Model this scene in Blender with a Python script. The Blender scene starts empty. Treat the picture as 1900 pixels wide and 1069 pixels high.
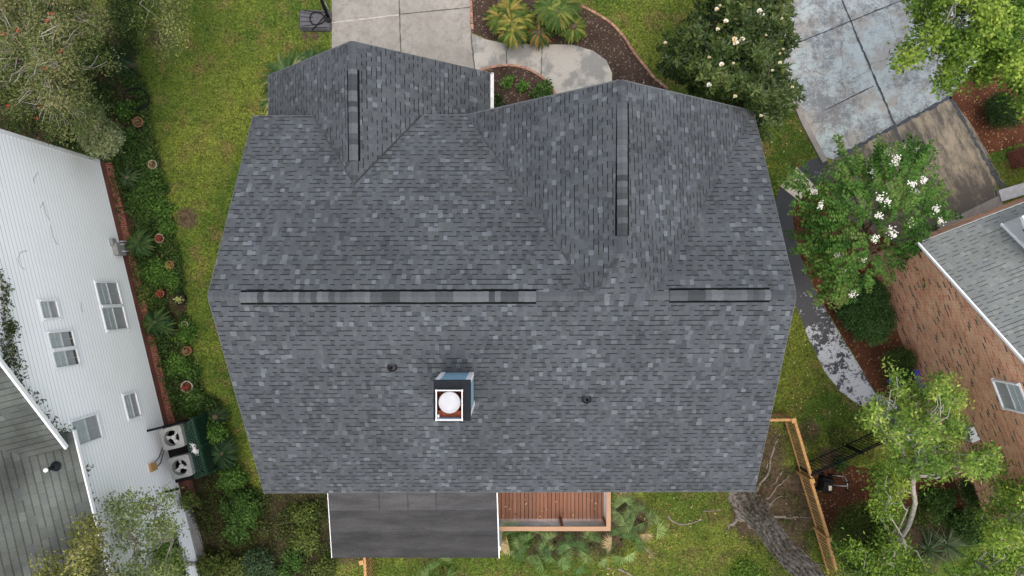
import bpy, math, random
import numpy as np
from mathutils import Vector
random.seed(7); RNG = np.random.default_rng(7)
SC = bpy.context.scene
COL = SC.collection
# ---------------------------------------------------------------- camera, sky, sun, exposure
H = 24.5            # flying height of the camera, metres
F = 1267.0          # focal length in pixels of the 1900 px wide photograph
cd = bpy.data.cameras.new('camera'); cam = bpy.data.objects.new('camera', cd); COL.objects.link(cam)
cam.location = (0, 0, H); cam.rotation_euler = (0, 0, 0)
cd.sensor_width = 36.0; cd.lens = 36.0 * F / 1900.0; cd.clip_start = 0.1; cd.clip_end = 2000
SC.camera = cam
SUN_EL, SUN_AZ = math.radians(80), math.radians(150)      # azimuth clockwise from +Y
w = bpy.data.worlds.new('World'); SC.world = w; w.use_nodes = True
wn = w.node_tree.nodes; wn.clear()
sky = wn.new('ShaderNodeTexSky'); sky.sky_type = 'NISHITA'; sky.sun_disc = False
sky.sun_elevation = SUN_EL; sky.sun_rotation = SUN_AZ; sky.air_density = 1.0; sky.dust_density = 6.0; sky.ozone_density = 1.0
bg = wn.new('ShaderNodeBackground'); bg.inputs['Strength'].default_value = 0.15
wo = wn.new('ShaderNodeOutputWorld')
w.node_tree.links.new(sky.outputs[0], bg.inputs[0]); w.node_tree.links.new(bg.outputs[0], wo.inputs[0])
ld = bpy.data.lights.new('sun', 'SUN'); ld.energy = 1.5; ld.angle = math.radians(165); ld.color = (1.0, 0.985, 0.9)
lo = bpy.data.objects.new('sun', ld); COL.objects.link(lo); lo.location = (0, 0, 40)
sd = Vector((math.sin(SUN_AZ) * math.cos(SUN_EL), math.cos(SUN_AZ) * math.cos(SUN_EL), math.sin(SUN_EL)))
lo.rotation_euler = sd.to_track_quat('Z', 'Y').to_euler()
SC.view_settings.view_transform = 'Standard'; SC.view_settings.look = 'None'
SC.view_settings.exposure = 0.55; SC.view_settings.gamma = 1.0
SC.render.engine = 'CYCLES'
SC.cycles.max_bounces = 5; SC.cycles.diffuse_bounces = 3; SC.cycles.transparent_max_bounces = 4

# ---------------------------------------------------------------- geometry helpers
def at(px, py, z=0.0):
    return Vector(((px - 950) * (H - z) / F, -(py - 534.5) * (H - z) / F, z))

def on_plane(px, py, p0, n):
    r = Vector(((px - 950) / F, -(py - 534.5) / F, -1.0)); c = Vector((0, 0, H))
    return c + r * ((Vector(p0) - c).dot(n) / r.dot(n))

class MB:
    """collects polygons, then links them as one mesh object"""
    def __init__(s): s.v = []; s.f = []; s.c = []; s.sm = []
    def poly(s, pts, c=(1, 1, 1), smooth=False):
        b = len(s.v); s.v += [tuple(p) for p in pts]; s.f.append(tuple(range(b, b + len(pts)))); s.c.append(c); s.sm.append(smooth)
    def slab(s, pts, t, c=(1, 1, 1), ce=None):
        """polygon (counter-clockwise from above) with thickness t downwards"""
        pts = [Vector(p) for p in pts]; lo_ = [p - Vector((0, 0, t)) for p in pts]; ce = ce or c
        s.poly(pts, c); s.poly(lo_[::-1], ce)
        for i in range(len(pts)):
            j = (i + 1) % len(pts); s.poly([pts[j], pts[i], lo_[i], lo_[j]], ce)
    def box(s, c0, sx, sy, sz, rot=0.0, c=(1, 1, 1), ax=None, bev=0.0):
        """box with its base centre at c0; bev cuts the vertical and top edges"""
        c0 = Vector(c0); ca, sa = math.cos(rot), math.sin(rot)
        X = Vector((ca, sa, 0)); Y = Vector((-sa, ca, 0)); Z = Vector((0, 0, 1))
        if ax: X, Y, Z = ax
        hx, hy = sx / 2, sy / 2
        if bev <= 0:
            P = lambda a, b, d: c0 + X * a * hx + Y * b * hy + Z * d * sz
            for q in (((-1,-1,1),(1,-1,1),(1,1,1),(-1,1,1)), ((-1,1,0),(1,1,0),(1,-1,0),(-1,-1,0)), ((-1,-1,0),(1,-1,0),(1,-1,1),(-1,-1,1)),
                      ((1,-1,0),(1,1,0),(1,1,1),(1,-1,1)), ((1,1,0),(-1,1,0),(-1,1,1),(1,1,1)), ((-1,1,0),(-1,-1,0),(-1,-1,1),(-1,1,1))):
                s.poly([P(*k) for k in q], c)
            return
        def ring(ix, z):
            x, y = hx - ix, hy - ix; b = bev
            return [c0 + X * u + Y * v_ + Z * z for u, v_ in ((-x+b,-y),(x-b,-y),(x,-y+b),(x,y-b),(x-b,y),(-x+b,y),(-x,y-b),(-x,-y+b))]
        rs = [ring(0, 0), ring(0, sz - bev), ring(bev * .6, sz)]
        for a, b in zip(rs, rs[1:]):
            for i in range(8): j = (i + 1) % 8; s.poly([a[i], a[j], b[j], b[i]], c)
        s.poly(rs[-1], c); s.poly(rs[0][::-1], c)
    def bar(s, p, q, w_, h_, c=(1, 1, 1), up=(0, 0, 1)):
        """rectangular bar from p to q, w_ wide, h_ high, centred on the line"""
        p, q = Vector(p), Vector(q); d = (q - p); L = d.length
        if L < 1e-6: return
        d /= L; up = Vector(up)
        if abs(d.dot(up)) > .98: up = Vector((1, 0, 0))
        X = d.cross(up).normalized(); U = X.cross(d)
        s.box(p - U * h_ / 2 + d * (L / 2), w_, L, h_, c=c, ax=(X, d, U))
    def tube(s, pts, rad, n=8, c=(1, 1, 1), cap=True, smooth=True):
        pts = [Vector(p) for p in pts]
        if not isinstance(rad, (list, tuple)): rad = [rad] * len(pts)
        b = len(s.v); up = None
        for i, p in enumerate(pts):
            d = (pts[min(i + 1, len(pts) - 1)] - pts[max(i - 1, 0)]).normalized()
            if up is None: up = Vector((0, 0, 1)) if abs(d.z) < .9 else Vector((1, 0, 0))
            X = d.cross(up).normalized(); U = X.cross(d).normalized(); up = U
            for k in range(n):
                a = 2 * math.pi * k / n; s.v.append(tuple(p + (X * math.cos(a) + U * math.sin(a)) * rad[i]))
        for i in range(len(pts) - 1):
            for k in range(n):
                k2 = (k + 1) % n; s.f.append((b + i*n + k, b + i*n + k2, b + (i+1)*n + k2, b + (i+1)*n + k)); s.c.append(c); s.sm.append(smooth)
        if cap:
            s.f.append(tuple(b + k for k in range(n))[::-1]); s.c.append(c); s.sm.append(False)
            e = b + (len(pts) - 1) * n; s.f.append(tuple(e + k for k in range(n))); s.c.append(c); s.sm.append(False)
    def lathe(s, c0, prof, n=24, c=(1, 1, 1), smooth=True, close=False):
        """profile of (radius, height) turned round a vertical axis at c0"""
        c0 = Vector(c0); b = len(s.v)
        for r, z in prof:
            for k in range(n):
                a = 2 * math.pi * k / n; s.v.append((c0.x + r * math.cos(a), c0.y + r * math.sin(a), c0.z + z))
        for i in range(len(prof) - 1):
            for k in range(n):
                k2 = (k + 1) % n; s.f.append((b + i*n + k, b + i*n + k2, b + (i+1)*n + k2, b + (i+1)*n + k)); s.c.append(c); s.sm.append(smooth)
        if close:
            e = b + (len(prof) - 1) * n; s.f.append(tuple(e + k for k in range(n))); s.c.append(c); s.sm.append(False)
    def mesh(s, name, uv=False):
        me = bpy.data.meshes.new(name); me.from_pydata(s.v, [], s.f); me.update()
        me.polygons.foreach_set('use_smooth', s.sm)
        ca = me.color_attributes.new('Col', 'FLOAT_COLOR', 'CORNER')
        buf = np.ones((len(me.loops), 4), np.float32); k = 0
        for f, c in zip(s.f, s.c):
            buf[k:k + len(f), :3] = c; k += len(f)
        ca.data.foreach_set('color', buf.ravel())
        if uv:
            u = me.uv_layers.new(name='UVMap'); ub = np.zeros((len(me.loops), 2), np.float32)
            for p in me.polygons:
                n = p.normal
                if abs(n.z) > .9999: h = Vector((1, 0, 0)); sl = Vector((0, 1, 0))
                else:
                    sl = (Vector((0, 0, 1)) - n * n.z).normalized(); h = sl.cross(n)
                for li in p.loop_indices:
                    co = me.vertices[me.loops[li].vertex_index].co; ub[li] = (co.dot(h), co.dot(sl))
            u.data.foreach_set('uv', ub.ravel())
        return me

def tag(o, label=None, cat=None, group=None, kind=None):
    if label: o['label'] = label
    if cat: o['category'] = cat
    if group: o['group'] = group
    if kind: o['kind'] = kind
    return o

def thing(name, label, cat, base, group=None):
    o = bpy.data.objects.new(name, None); COL.objects.link(o); o.location = base; o.empty_display_size = .3
    return tag(o, label, cat, group)

def wloc(o):
    v = Vector((0, 0, 0))
    while o: v = v + Vector(o.location); o = o.parent
    return v

def part(name, mb, mat, parent, label=None, uv=False, kind=None):
    me = mb.mesh(name, uv) if isinstance(mb, MB) else mb
    me.materials.append(mat) if not me.materials else None
    o = bpy.data.objects.new(name, me); COL.objects.link(o); o.parent = parent
    o.location = -wloc(parent)
    return tag(o, label, kind=kind)

def single(name, mb, mat, label, cat, group=None, uv=False, kind=None):
    me = mb.mesh(name, uv) if isinstance(mb, MB) else mb
    me.materials.append(mat)
    n = len(me.vertices); co = np.empty(n * 3, np.float32); me.vertices.foreach_get('co', co); co = co.reshape(-1, 3)
    c = (co.min(0) + co.max(0)) / 2; c[2] = co[:, 2].min()
    if kind is None:
        co -= c; me.vertices.foreach_set('co', co.ravel()); me.update()
    o = bpy.data.objects.new(name, me); COL.objects.link(o)
    if kind is None: o.location = [float(x) for x in c]
    return tag(o, label, cat, group, kind)

def struct(name, mb, mat, uv=False): return single(name, mb, mat, None, None, uv=uv, kind='structure')

def dup(root, loc, label=None, rz=None, group=None, scale=None):
    r = root.copy(); COL.objects.link(r); r.location = loc
    if label: r['label'] = label
    if group: r['group'] = group
    if rz is not None: r.rotation_euler = (0, 0, rz)
    if scale: r.scale = scale
    for ch in list(root.children):
        c = ch.copy(); COL.objects.link(c); c.parent = r
        for g in ch.children:
            d = g.copy(); COL.objects.link(d); d.parent = c
    return r

# ---------------------------------------------------------------- node helpers
class NT:
    def __init__(s, name):
        s.m = bpy.data.materials.new(name); s.m.use_nodes = True; s.t = s.m.node_tree; s.t.nodes.clear()
        s.out = s.t.nodes.new('ShaderNodeOutputMaterial')
        s.b = s.t.nodes.new('ShaderNodeBsdfPrincipled'); s.t.links.new(s.b.outputs[0], s.out.inputs[0])
    def n(s, t, **k):
        o = s.t.nodes.new('ShaderNode' + t)
        for a, v in k.items(): setattr(o, a, v)
        return o
    def set(s, sock, v):
        if isinstance(v, bpy.types.NodeSocket): s.t.links.new(v, sock)
        elif isinstance(v, (tuple, list)) and len(v) == 3 and sock.type == 'RGBA': sock.default_value = (*v, 1)
        else: sock.default_value = v
    def math(s, op, a, b=0.0, c=None, clamp=False):
        o = s.n('Math', operation=op); o.use_clamp = clamp; s.set(o.inputs[0], a); s.set(o.inputs[1], b)
        if c is not None: s.set(o.inputs[2], c)
        return o.outputs[0]
    def mix(s, fac, a, b, bt='MIX'):
        o = s.n('Mix', data_type='RGBA', blend_type=bt); s.set(o.inputs[0], fac); s.set(o.inputs[6], a); s.set(o.inputs[7], b); return o.outputs[2]
    def pos(s): return s.n('NewGeometry').outputs['Position']
    def attr(s): return s.n('Attribute', attribute_name='Col').outputs['Color']
    def noise(s, vec, sc, det=3, rough=.55, dim='3D'):
        o = s.n('TexNoise', noise_dimensions=dim); s.set(o.inputs['Vector'], vec); o.inputs['Scale'].default_value = sc
        o.inputs['Detail'].default_value = det; o.inputs['Roughness'].default_value = rough; return o.outputs['Fac']
    def rng(s, v, a, b, c=0.0, d=1.0):
        o = s.n('MapRange'); s.set(o.inputs[0], v)
        for i, x in enumerate((a, b, c, d)): o.inputs[i + 1].default_value = x
        return o.outputs[0]
    def vmul(s, v, k):
        o = s.n('VectorMath', operation='MULTIPLY'); s.set(o.inputs[0], v); o.inputs[1].default_value = k; return o.outputs[0]
    def xyz(s, v):
        o = s.n('SeparateXYZ'); s.set(o.inputs[0], v); return o.outputs
    def comb(s, x, y, z=0.0):
        o = s.n('CombineXYZ'); s.set(o.inputs[0], x); s.set(o.inputs[1], y); s.set(o.inputs[2], z); return o.outputs[0]
    def wn(s, vec):
        o = s.n('TexWhiteNoise', noise_dimensions='2D'); s.set(o.inputs['Vector'], vec); return o.outputs
    def bump(s, h, st, d=.02):
        o = s.n('Bump'); o.inputs['Strength'].default_value = st; o.inputs['Distance'].default_value = d; s.set(o.inputs['Height'], h)
        s.t.links.new(o.outputs[0], s.b.inputs['Normal'])
    def fin(s, col, rough=.7, spec=.3, metal=0.0):
        s.set(s.b.inputs['Base Color'], col); s.set(s.b.inputs['Roughness'], rough); s.b.inputs['Specular IOR Level'].default_value = spec
        s.b.inputs['Metallic'].default_value = metal; return s.m

def plain(name, c, rough=.6, var=.18, sc=6, spec=.3, metal=0, attr=False):
    t = NT(name); nz = t.noise(t.pos(), sc, 5)
    k = t.rng(nz, .25, .75, 1 - var, 1 + var)
    base = t.mix(1, c, t.attr(), 'MULTIPLY') if attr else c
    o = t.n('VectorMath', operation='SCALE'); t.set(o.inputs[0], base); t.set(o.inputs['Scale'], k)
    return t.fin(o.outputs[0], rough, spec, metal)

def scale_col(t, c, k):
    o = t.n('VectorMath', operation='SCALE'); t.set(o.inputs[0], c); t.set(o.inputs['Scale'], k); return o.outputs[0]

def shingles(name, c, e, wd, contrast=1.0, dash=.20, patch=.1, full=False):
    t = NT(name); uv = t.xyz(t.n('UVMap').outputs[0]); u, v = uv[0], uv[1]
    wob = t.noise(t.n('UVMap').outputs[0], .35, 2); v = t.math('ADD', v, t.math('MULTIPLY', t.math('SUBTRACT', wob, .5), .05))
    vr = t.math('DIVIDE', v, e); row = t.math('FLOOR', vr); fv = t.math('FRACT', vr)
    rr = t.wn(t.comb(row, 3.3))[0]
    u2 = t.math('ADD', u, t.math('MULTIPLY', rr, 7.3))
    ns = t.noise(t.comb(t.math('MULTIPLY', u2, 2.1), t.math('MULTIPLY', row, 5.37)), 1.0, 0, dim='2D')
    u3 = t.math('ADD', u2, t.math('MULTIPLY', t.math('SUBTRACT', ns, .5), .16))
    ur = t.math('DIVIDE', u3, wd); col = t.math('FLOOR', ur); fu = t.math('FRACT', ur)
    h = t.wn(t.comb(col, row)); h1 = h[0]; hs = t.n('SeparateColor'); t.set(hs.inputs[0], h[1]); h2, h3 = hs.outputs[0], hs.outputs[2]
    cr = t.n('ValToRGB'); cr.color_ramp.interpolation = 'CONSTANT'; t.set(cr.inputs[0], h1)
    lv = [(0, .72), (.10, .86), (.30, .97), (.62, 1.05), (.86, 1.18), (.93, 1.42), (.98, 1.68)]
    while len(cr.color_ramp.elements) < len(lv): cr.color_ramp.elements.new(.5)
    for el, (p, q) in zip(cr.color_ramp.elements, lv):
        q = 1 + (q - 1) * contrast; q /= 2; el.position = p; el.color = (q, q, q, 1)
    k = t.math('MULTIPLY', cr.outputs[0], 2.0)
    raised = t.math('COMPARE', t.math('MODULO', t.math('ABSOLUTE', t.math('ADD', col, t.math('GREATER_THAN', h2, .70))), 2.0), 1.0, .1)
    if full: raised = t.math('GREATER_THAN', h2, .04)
    d = t.math('MULTIPLY', raised, t.math('LESS_THAN', fv, .19))  # dark dash: printed shingle band plus the painted shadow of raised tab butts
    k = t.math('MULTIPLY', k, t.math('SUBTRACT', 1.0, t.math('MULTIPLY', d, 1 - dash)))
    thin = t.math('MULTIPLY', t.math('LESS_THAN', fv, .07), .03); k = t.math('MULTIPLY', k, t.math('SUBTRACT', 1.0, thin))
    side = t.math('MULTIPLY', t.math('LESS_THAN', fu, .07), .14); k = t.math('MULTIPLY', k, t.math('SUBTRACT', 1.0, side))
    P = t.pos(); g = t.noise(P, 28, 3, .7); k = t.math('MULTIPLY', k, t.rng(g, .3, .7, .84, 1.16))
    big = t.noise(P, .5, 3); k = t.math('MULTIPLY', k, t.rng(big, .3, .7, 1 - patch, 1 + patch))
    tint = t.mix(t.rng(h3, .5, 1, 0, .6), c, (c[0] * .98, c[1] * .99, c[2] * 1.10))
    t.bump(t.math('ADD', fv, t.math('MULTIPLY', raised, -.5)), .35, .01)
    return t.fin(scale_col(t, tint, k), .9, .15)

def capmat(name, c):
    t = NT(name); g = t.noise(t.pos(), 28, 3, .7)
    return t.fin(scale_col(t, t.mix(1, c, t.attr(), 'MULTIPLY'), t.rng(g, .3, .7, .85, 1.15)), .9, .15)

def leafmat(name, rough=.5, trans=.25, spec=.35):
    t = NT(name); c = t.attr(); t.fin(c, rough, spec)
    tr = t.n('BsdfTranslucent'); t.set(tr.inputs[0], scale_col(t, c, 1.2)); mx = t.n('MixShader'); mx.inputs[0].default_value = trans
    t.t.links.new(t.b.outputs[0], mx.inputs[1]); t.t.links.new(tr.outputs[0], mx.inputs[2]); t.t.links.new(mx.outputs[0], t.out.inputs[0])
    return t.m

def grass_color(t):
    P = t.pos(); a = t.noise(P, .28, 4, .6); b = t.noise(P, 1.3, 4, .65); f = t.noise(P, 9, 3, .7); ff = t.noise(P, 17, 3, .85)
    c = t.mix(t.rng(a, .40, .60), (.078, .140, .020), (.19, .235, .038))
    c = t.mix(t.rng(b, .50, .66, 0, .75), c, (.20, .155, .060)); g2 = t.noise(t.vmul(P, (1, 1, 1)), 3.1, 4, .7); c = t.mix(t.rng(g2, .48, .7, 0, .6), c, (.048, .088, .014))
    c = t.mix(t.rng(f, .48, .68, 0, .6), c, (.035, .06, .012))
    return scale_col(t, c, t.rng(ff, .34, .66, .3, 1.75)), P

M = {}
def build_materials():
    M['shingle'] = shingles('grey_shingles', (.070, .0775, .084), .149, .130, patch=.16)
    M['cap'] = capmat('ridge_cap_shingles', (.072, .079, .085))
    M['green_shingle'] = shingles('green_shingles', (.088, .098, .088), .185, .30, .45, .58, .5, True)
    M['brick_shingle'] = shingles('grey_green_shingles', (.175, .19, .182), .135, .15, .30, .36, .14)
    M['fascia'] = plain('dark_drip_edge', (.10, .105, .115), .5)
    M['white'] = plain('white_paint', (.78, .79, .80), .5, .06)
    M['siding'] = None
    t = NT('white_lap_siding'); P = t.pos(); g = t.noise(P, 1.2, 5, .7); st = t.noise(t.vmul(P, (3, 3, 40)), 1.0, 3)
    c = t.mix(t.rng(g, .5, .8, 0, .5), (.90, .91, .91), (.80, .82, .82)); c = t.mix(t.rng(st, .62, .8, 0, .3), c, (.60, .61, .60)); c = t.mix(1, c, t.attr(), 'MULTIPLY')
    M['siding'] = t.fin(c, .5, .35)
    M['blue'] = plain('blue_siding', (.22, .38, .50), .6, .08)
    M['dark_metal'] = plain('dark_metal', (.010, .013, .016), .7, .25, 9, .12)
    M['black'] = plain('black_plastic', (.010, .0105, .012), .6, .25, 12, .15)
    M['grey_plastic'] = plain('grey_plastic', (.075, .077, .088), .55, .2, 10)
    M['steel'] = plain('steel', (.5, .52, .55), .35, .1, 8, .5, .6)
    M['ac_metal'] = plain('beige_sheet_metal', (.25, .255, .245), .5, .12, 7)
    M['ac_dark'] = plain('dark_coil', (.05, .05, .052), .7)
    M['glass'] = plain('window_glass', (.38, .42, .43), .12, .12, 4, .6)
    M['screen'] = plain('window_screen', (.30, .31, .315), .5, .12, 4)
    M['darkglass'] = plain('dark_opening', (.02, .024, .028), .15, .2, 4, .6)
    M['muntin'] = plain('muntin_white', (.44, .46, .47), .5)
    M['rust'] = plain('rusty_metal', (.24, .06, .025), .7, .6, 12)
    M['terracotta'] = plain('terracotta', (.30, .125, .068), .7, .25, 14)
    M['pale_pot'] = plain('pale_clay', (.32, .27, .22), .7, .25, 14)
    M['soil'] = plain('potting_soil', (.05, .03, .02), .95, .5, 20)
    M['wood_fence'] = plain('orange_stained_wood', (.34, .20, .085), .7, .22, 7, attr=True)
    M['green_wood'] = plain('green_painted_lattice', (.007, .034, .020), .6, .35, 10)
    M['copperwood'] = plain('junction_box_rust', (.42, .25, .10), .7, .3, 30)
    M['bark'] = None
    t = NT('grey_oak_bark'); P = t.pos(); a = t.noise(t.vmul(P, (18, 18, 7)), 1, 6, .75); b = t.noise(P, 3.0, 5, .7)
    c = t.mix(t.rng(a, .38, .62), (.04, .030, .024), (.27, .215, .175)); c = t.mix(t.rng(b, .46, .60, 0, .6), c, (.36, .32, .29)); t.bump(a, .9, .05)
    c = t.mix(1, c, t.attr(), 'MULTIPLY'); M['bark'] = t.fin(c, .95, .1)
    M['pale_bark'] = plain('pale_bark', (.40, .375, .34), .85, .4, 9, .15)
    M['twig'] = plain('grey_twigs', (.36, .33, .29), .9, .35, 6, .1)
    M['brown_bark'] = plain('brown_bark', (.11, .085, .06), .9, .4, 9, .1)
    M['leaf'] = leafmat('leaves', .6, .25, .18); M['glossy_leaf'] = leafmat('glossy_leaves', .42, .12, .35); M['petal'] = leafmat('petals', .6, .2, .2)
    # grass
    t = NT('lawn_grass'); c, P = grass_color(t)
    msk = None
    for (px, py, r) in SOIL:
        q = at(px, py, 0); o = t.n('VectorMath', operation='DISTANCE'); t.set(o.inputs[0], P); o.inputs[1].default_value = q
        m_ = t.rng(o.outputs['Value'], r * .3, r * 1.3, 1, 0); msk = m_ if msk is None else t.math('MAXIMUM', msk, m_)
    nz = t.noise(P, 1.7, 5, .75); n2 = t.noise(P, 7, 4, .7); n3 = t.noise(P, 30, 3, .7)
    msk = t.math('SUBTRACT', t.math('ADD', msk, t.math('ADD', nz, n2)), 1.0)
    sc = t.mix(t.rng(n2, .35, .65), (.045, .030, .020), (.115, .085, .055)); sc = scale_col(t, sc, t.rng(n3, .3, .7, .6, 1.4))
    c = t.mix(t.rng(msk, .32, .58), c, sc)
    t.bump(t.noise(P, 45, 3), .6, .03)
    M['ground'] = t.fin(c, .95, .1)
    t = NT('grass_blades'); c, P = grass_color(t); c = t.mix(1, c, t.attr(), 'MULTIPLY'); M['blades'] = t.fin(c, .7, .2)
    def mulch(name, a, b, lt, f=1.0):
        t = NT(name); P = t.pos(); n1 = t.noise(P, 26, 3, .75); n2 = t.noise(P, 1.1, 4, .6); vor = t.n('TexVoronoi'); vor.inputs['Scale'].default_value = 22; t.set(vor.inputs['Vector'], P)
        hs = t.n('SeparateColor'); t.set(hs.inputs[0], vor.outputs['Color'])
        c = t.mix(t.rng(n1, .35, .68), a, b); c = t.mix(t.math('GREATER_THAN', hs.outputs[0], f), c, lt); c = scale_col(t, c, t.rng(n2, .3, .7, .7, 1.3))
        t.bump(n1, .9, .04); return t.fin(c, .95, .1)
    M['dark_mulch'] = mulch('dark_mulch', (.022, .016, .013), (.10, .068, .052), (.17, .13, .10), .93)
    M['red_mulch'] = mulch('red_pine_mulch', (.045, .018, .010), (.145, .062, .036), (.26, .15, .08), .94)
    M['bed_soil'] = mulch('bed_soil', (.020, .016, .010), (.075, .055, .035), (.06, .09, .02), .8)
    # concrete
    t = NT('weathered_concrete'); P = t.pos(); a = t.noise(P, .55, 5, .65); b = t.noise(P, 4, 5, .75); g = t.noise(P, 30, 3, .7)
    c = t.mix(t.rng(a, .35, .65), (.235, .222, .20), (.31, .297, .272)); c = t.mix(t.rng(b, .46, .66, 0, .75), c, (.19, .175, .147)); c = t.mix(t.rng(a, .56, .7, 0, .4), c, (.33, .27, .20))
    M['concrete'] = t.fin(scale_col(t, c, t.rng(g, .25, .75, .85, 1.15)), .9, .15)
    t = NT('blotched_walk_concrete'); P = t.pos(); a = t.noise(P, .9, 5, .6); b = t.noise(P, 5, 5, .75); g = t.noise(P, 30, 3, .7)
    c = t.mix(t.rng(a, .46, .54), (.35, .337, .307), (.21, .21, .20)); c = t.mix(t.rng(b, .55, .75, 0, .5), c, (.24, .23, .21))
    M['walk'] = t.fin(scale_col(t, c, t.rng(g, .25, .75, .85, 1.15)), .9, .15)
    # painted driveway: worn pale blue paint over dark and tan concrete
    t = NT('worn_painted_concrete'); P = t.pos(); a = t.noise(P, .42, 4, .6); b = t.noise(P, 3.2, 6, .8); g = t.noise(P, 22, 4, .8); b2 = t.noise(t.vmul(P, (1, 1, 7)), 1.1, 5, .7)
    c = t.mix(t.rng(g, .3, .7), (.32, .375, .39), (.42, .485, .495)); 
    c = t.mix(t.rng(b2, .46, .60, 0, .8), c, (.30, .275, .245))
    m_ = t.math('ADD', t.math('MULTIPLY', a, .8), t.math('ADD', t.math('MULTIPLY', b, .75), t.math('MULTIPLY', g, .55)))
    c = t.mix(t.rng(m_, .99, 1.15, 0, .85), c, (.13, .135, .145))
    vo = t.n('TexVoronoi', feature='DISTANCE_TO_EDGE'); vo.inputs['Scale'].default_value = .42; wp = t.n('VectorMath', operation='ADD'); t.set(wp.inputs[0], P); nn_ = t.n('TexNoise'); nn_.inputs['Scale'].default_value = 1.6; nn_.inputs['Detail'].default_value = 5; t.set(nn_.inputs['Vector'], P); t.set(wp.inputs[1], t.vmul(nn_.outputs['Color'], (.8, .8, 0))); t.set(vo.inputs['Vector'], wp.outputs[0]); c = t.mix(t.math('MULTIPLY', t.math('LESS_THAN', vo.outputs['Distance'], .006), .45), c, (.09, .095, .10))
    M['paint_drive'] = t.fin(c, .8, .2)
    t = NT('bare_stained_concrete'); P = t.pos(); a = t.noise(P, .6, 5, .7); g = t.noise(P, 20, 4, .8)
    rot = t.n('VectorRotate', rotation_type='Z_AXIS'); t.set(rot.inputs['Vector'], P); rot.inputs['Angle'].default_value = math.radians(-25)
    st = t.noise(t.vmul(rot.outputs[0], (3.2, .9, 1)), 1, 6, .75)
    c = t.mix(t.rng(g, .3, .7), (.22, .19, .14), (.33, .285, .215)); m_ = t.math('ADD', t.math('ADD', st, t.math('MULTIPLY', a, .6)), t.math('MULTIPLY', g, .3))
    yy = t.xyz(P)[1]; m_ = t.math('ADD', m_, t.rng(yy, 2.5, 6.5, .13, -.06))
    c = t.mix(t.rng(m_, .84, 1.04, 0, .85), c, (.06, .058, .055))
    M['bare_drive'] = t.fin(c, .85, .2)
    t = NT('flaking_path_paint'); P = t.pos(); a = t.noise(P, 1.5, 6, .75); g = t.noise(P, 9, 5, .75)
    yy = t.xyz(P)[1]; m_ = t.math('ADD', t.math('ADD', a, t.math('MULTIPLY', g, .6)), t.rng(yy, -2.6, .9, .055, -.20))
    c = t.mix(t.rng(m_, .80, .85), (.045, .048, .056), (.40, .43, .47)); M['path'] = t.fin(c, .6, .3)
    M['joint'] = plain('dark_joint', (.075, .07, .065), .9, .4, 20)
    M['joint_blue'] = plain('dark_painted_joint', (.055, .062, .075), .8, .5, 14)
    M['cream'] = plain('cream_slab', (.62, .55, .45), .8, .1, 5)
    M['kerb'] = plain('grey_kerb', (.24, .225, .205), .9, .2, 5)
    # brick
    def brick(name, a, b, mort, dark):
        t = NT(name); uvn = t.n('UVMap').outputs[0]; uv = t.xyz(uvn); eh, bw = .075, .215
        vr = t.math('DIVIDE', uv[1], eh); row = t.math('FLOOR', vr); fv = t.math('FRACT', vr); off = t.math('MULTIPLY', t.math('MODULO', t.math('ABSOLUTE', row), 2.0), .5)
        ur = t.math('ADD', t.math('DIVIDE', uv[0], bw), off); col = t.math('FLOOR', ur); fu = t.math('FRACT', ur); h = t.wn(t.comb(col, row))[0]
        cr = t.n('ValToRGB'); t.set(cr.inputs[0], h); cr.color_ramp.elements[0].color = (*a, 1); e0 = cr.color_ramp.elements.new(.3); e0.color = (a[0] * .45 + b[0] * .55, a[1] * .5 + b[1] * .5, a[2] * .5 + b[2] * .5, 1); cr.color_ramp.elements[-1].color = (*b, 1); e = cr.color_ramp.elements.new(.9); e.color = (*b, 1); e2 = cr.color_ramp.elements.new(.93); e2.color = (*dark, 1)
        cr.color_ramp.elements[-1].color = (*dark, 1)
        mo = t.math('MAXIMUM', t.math('LESS_THAN', fv, .19), t.math('LESS_THAN', fu, .06)); g = t.noise(t.pos(), 20, 4, .7); big = t.noise(t.pos(), .9, 4)
        c = t.mix(mo, cr.outputs[0], mort); c = scale_col(t, c, t.math('MULTIPLY', t.rng(g, .3, .7, .8, 1.2), t.rng(big, .3, .7, .85, 1.15)))
        return t.fin(c, .9, .15)
    M['brick'] = brick('pink_brown_brick', (.52, .17, .09), (.68, .39, .24), (.66, .49, .36), (.12, .075, .06))
    M['red_brick'] = brick('red_brick', (.13, .034, .024), (.20, .062, .042), (.20, .15, .12), (.10, .03, .02))
    M['edging'] = plain('edging_brick', (.30, .17, .12), .9, .3, 9, attr=True)
    t = NT('deck_wood'); P = t.pos(); a = t.noise(t.vmul(P, (22, 2, 2)), 1, 4, .7); c = t.mix(1, t.mix(t.rng(a, .3, .7), (.17, .075, .042), (.24, .108, .064)), t.attr(), 'MULTIPLY'); M['deck'] = t.fin(c, .65, .25)
    M['deck_rail'] = plain('tan_composite', (.37, .22, .13), .6, .07, 5)
    t = NT('rolled_membrane'); P = t.pos(); a = t.noise(t.vmul(P, (.7, 3, 1)), 1, 5, .65); g = t.noise(P, 25, 3, .7); c = t.mix(t.rng(a, .35, .65), (.036, .037, .039), (.060, .061, .063)); M['membrane'] = t.fin(scale_col(t, t.mix(1, c, t.attr(), 'MULTIPLY'), t.rng(g, .3, .7, .8, 1.2)), .9, .08)
    M['membrane_b'] = t.m
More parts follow.
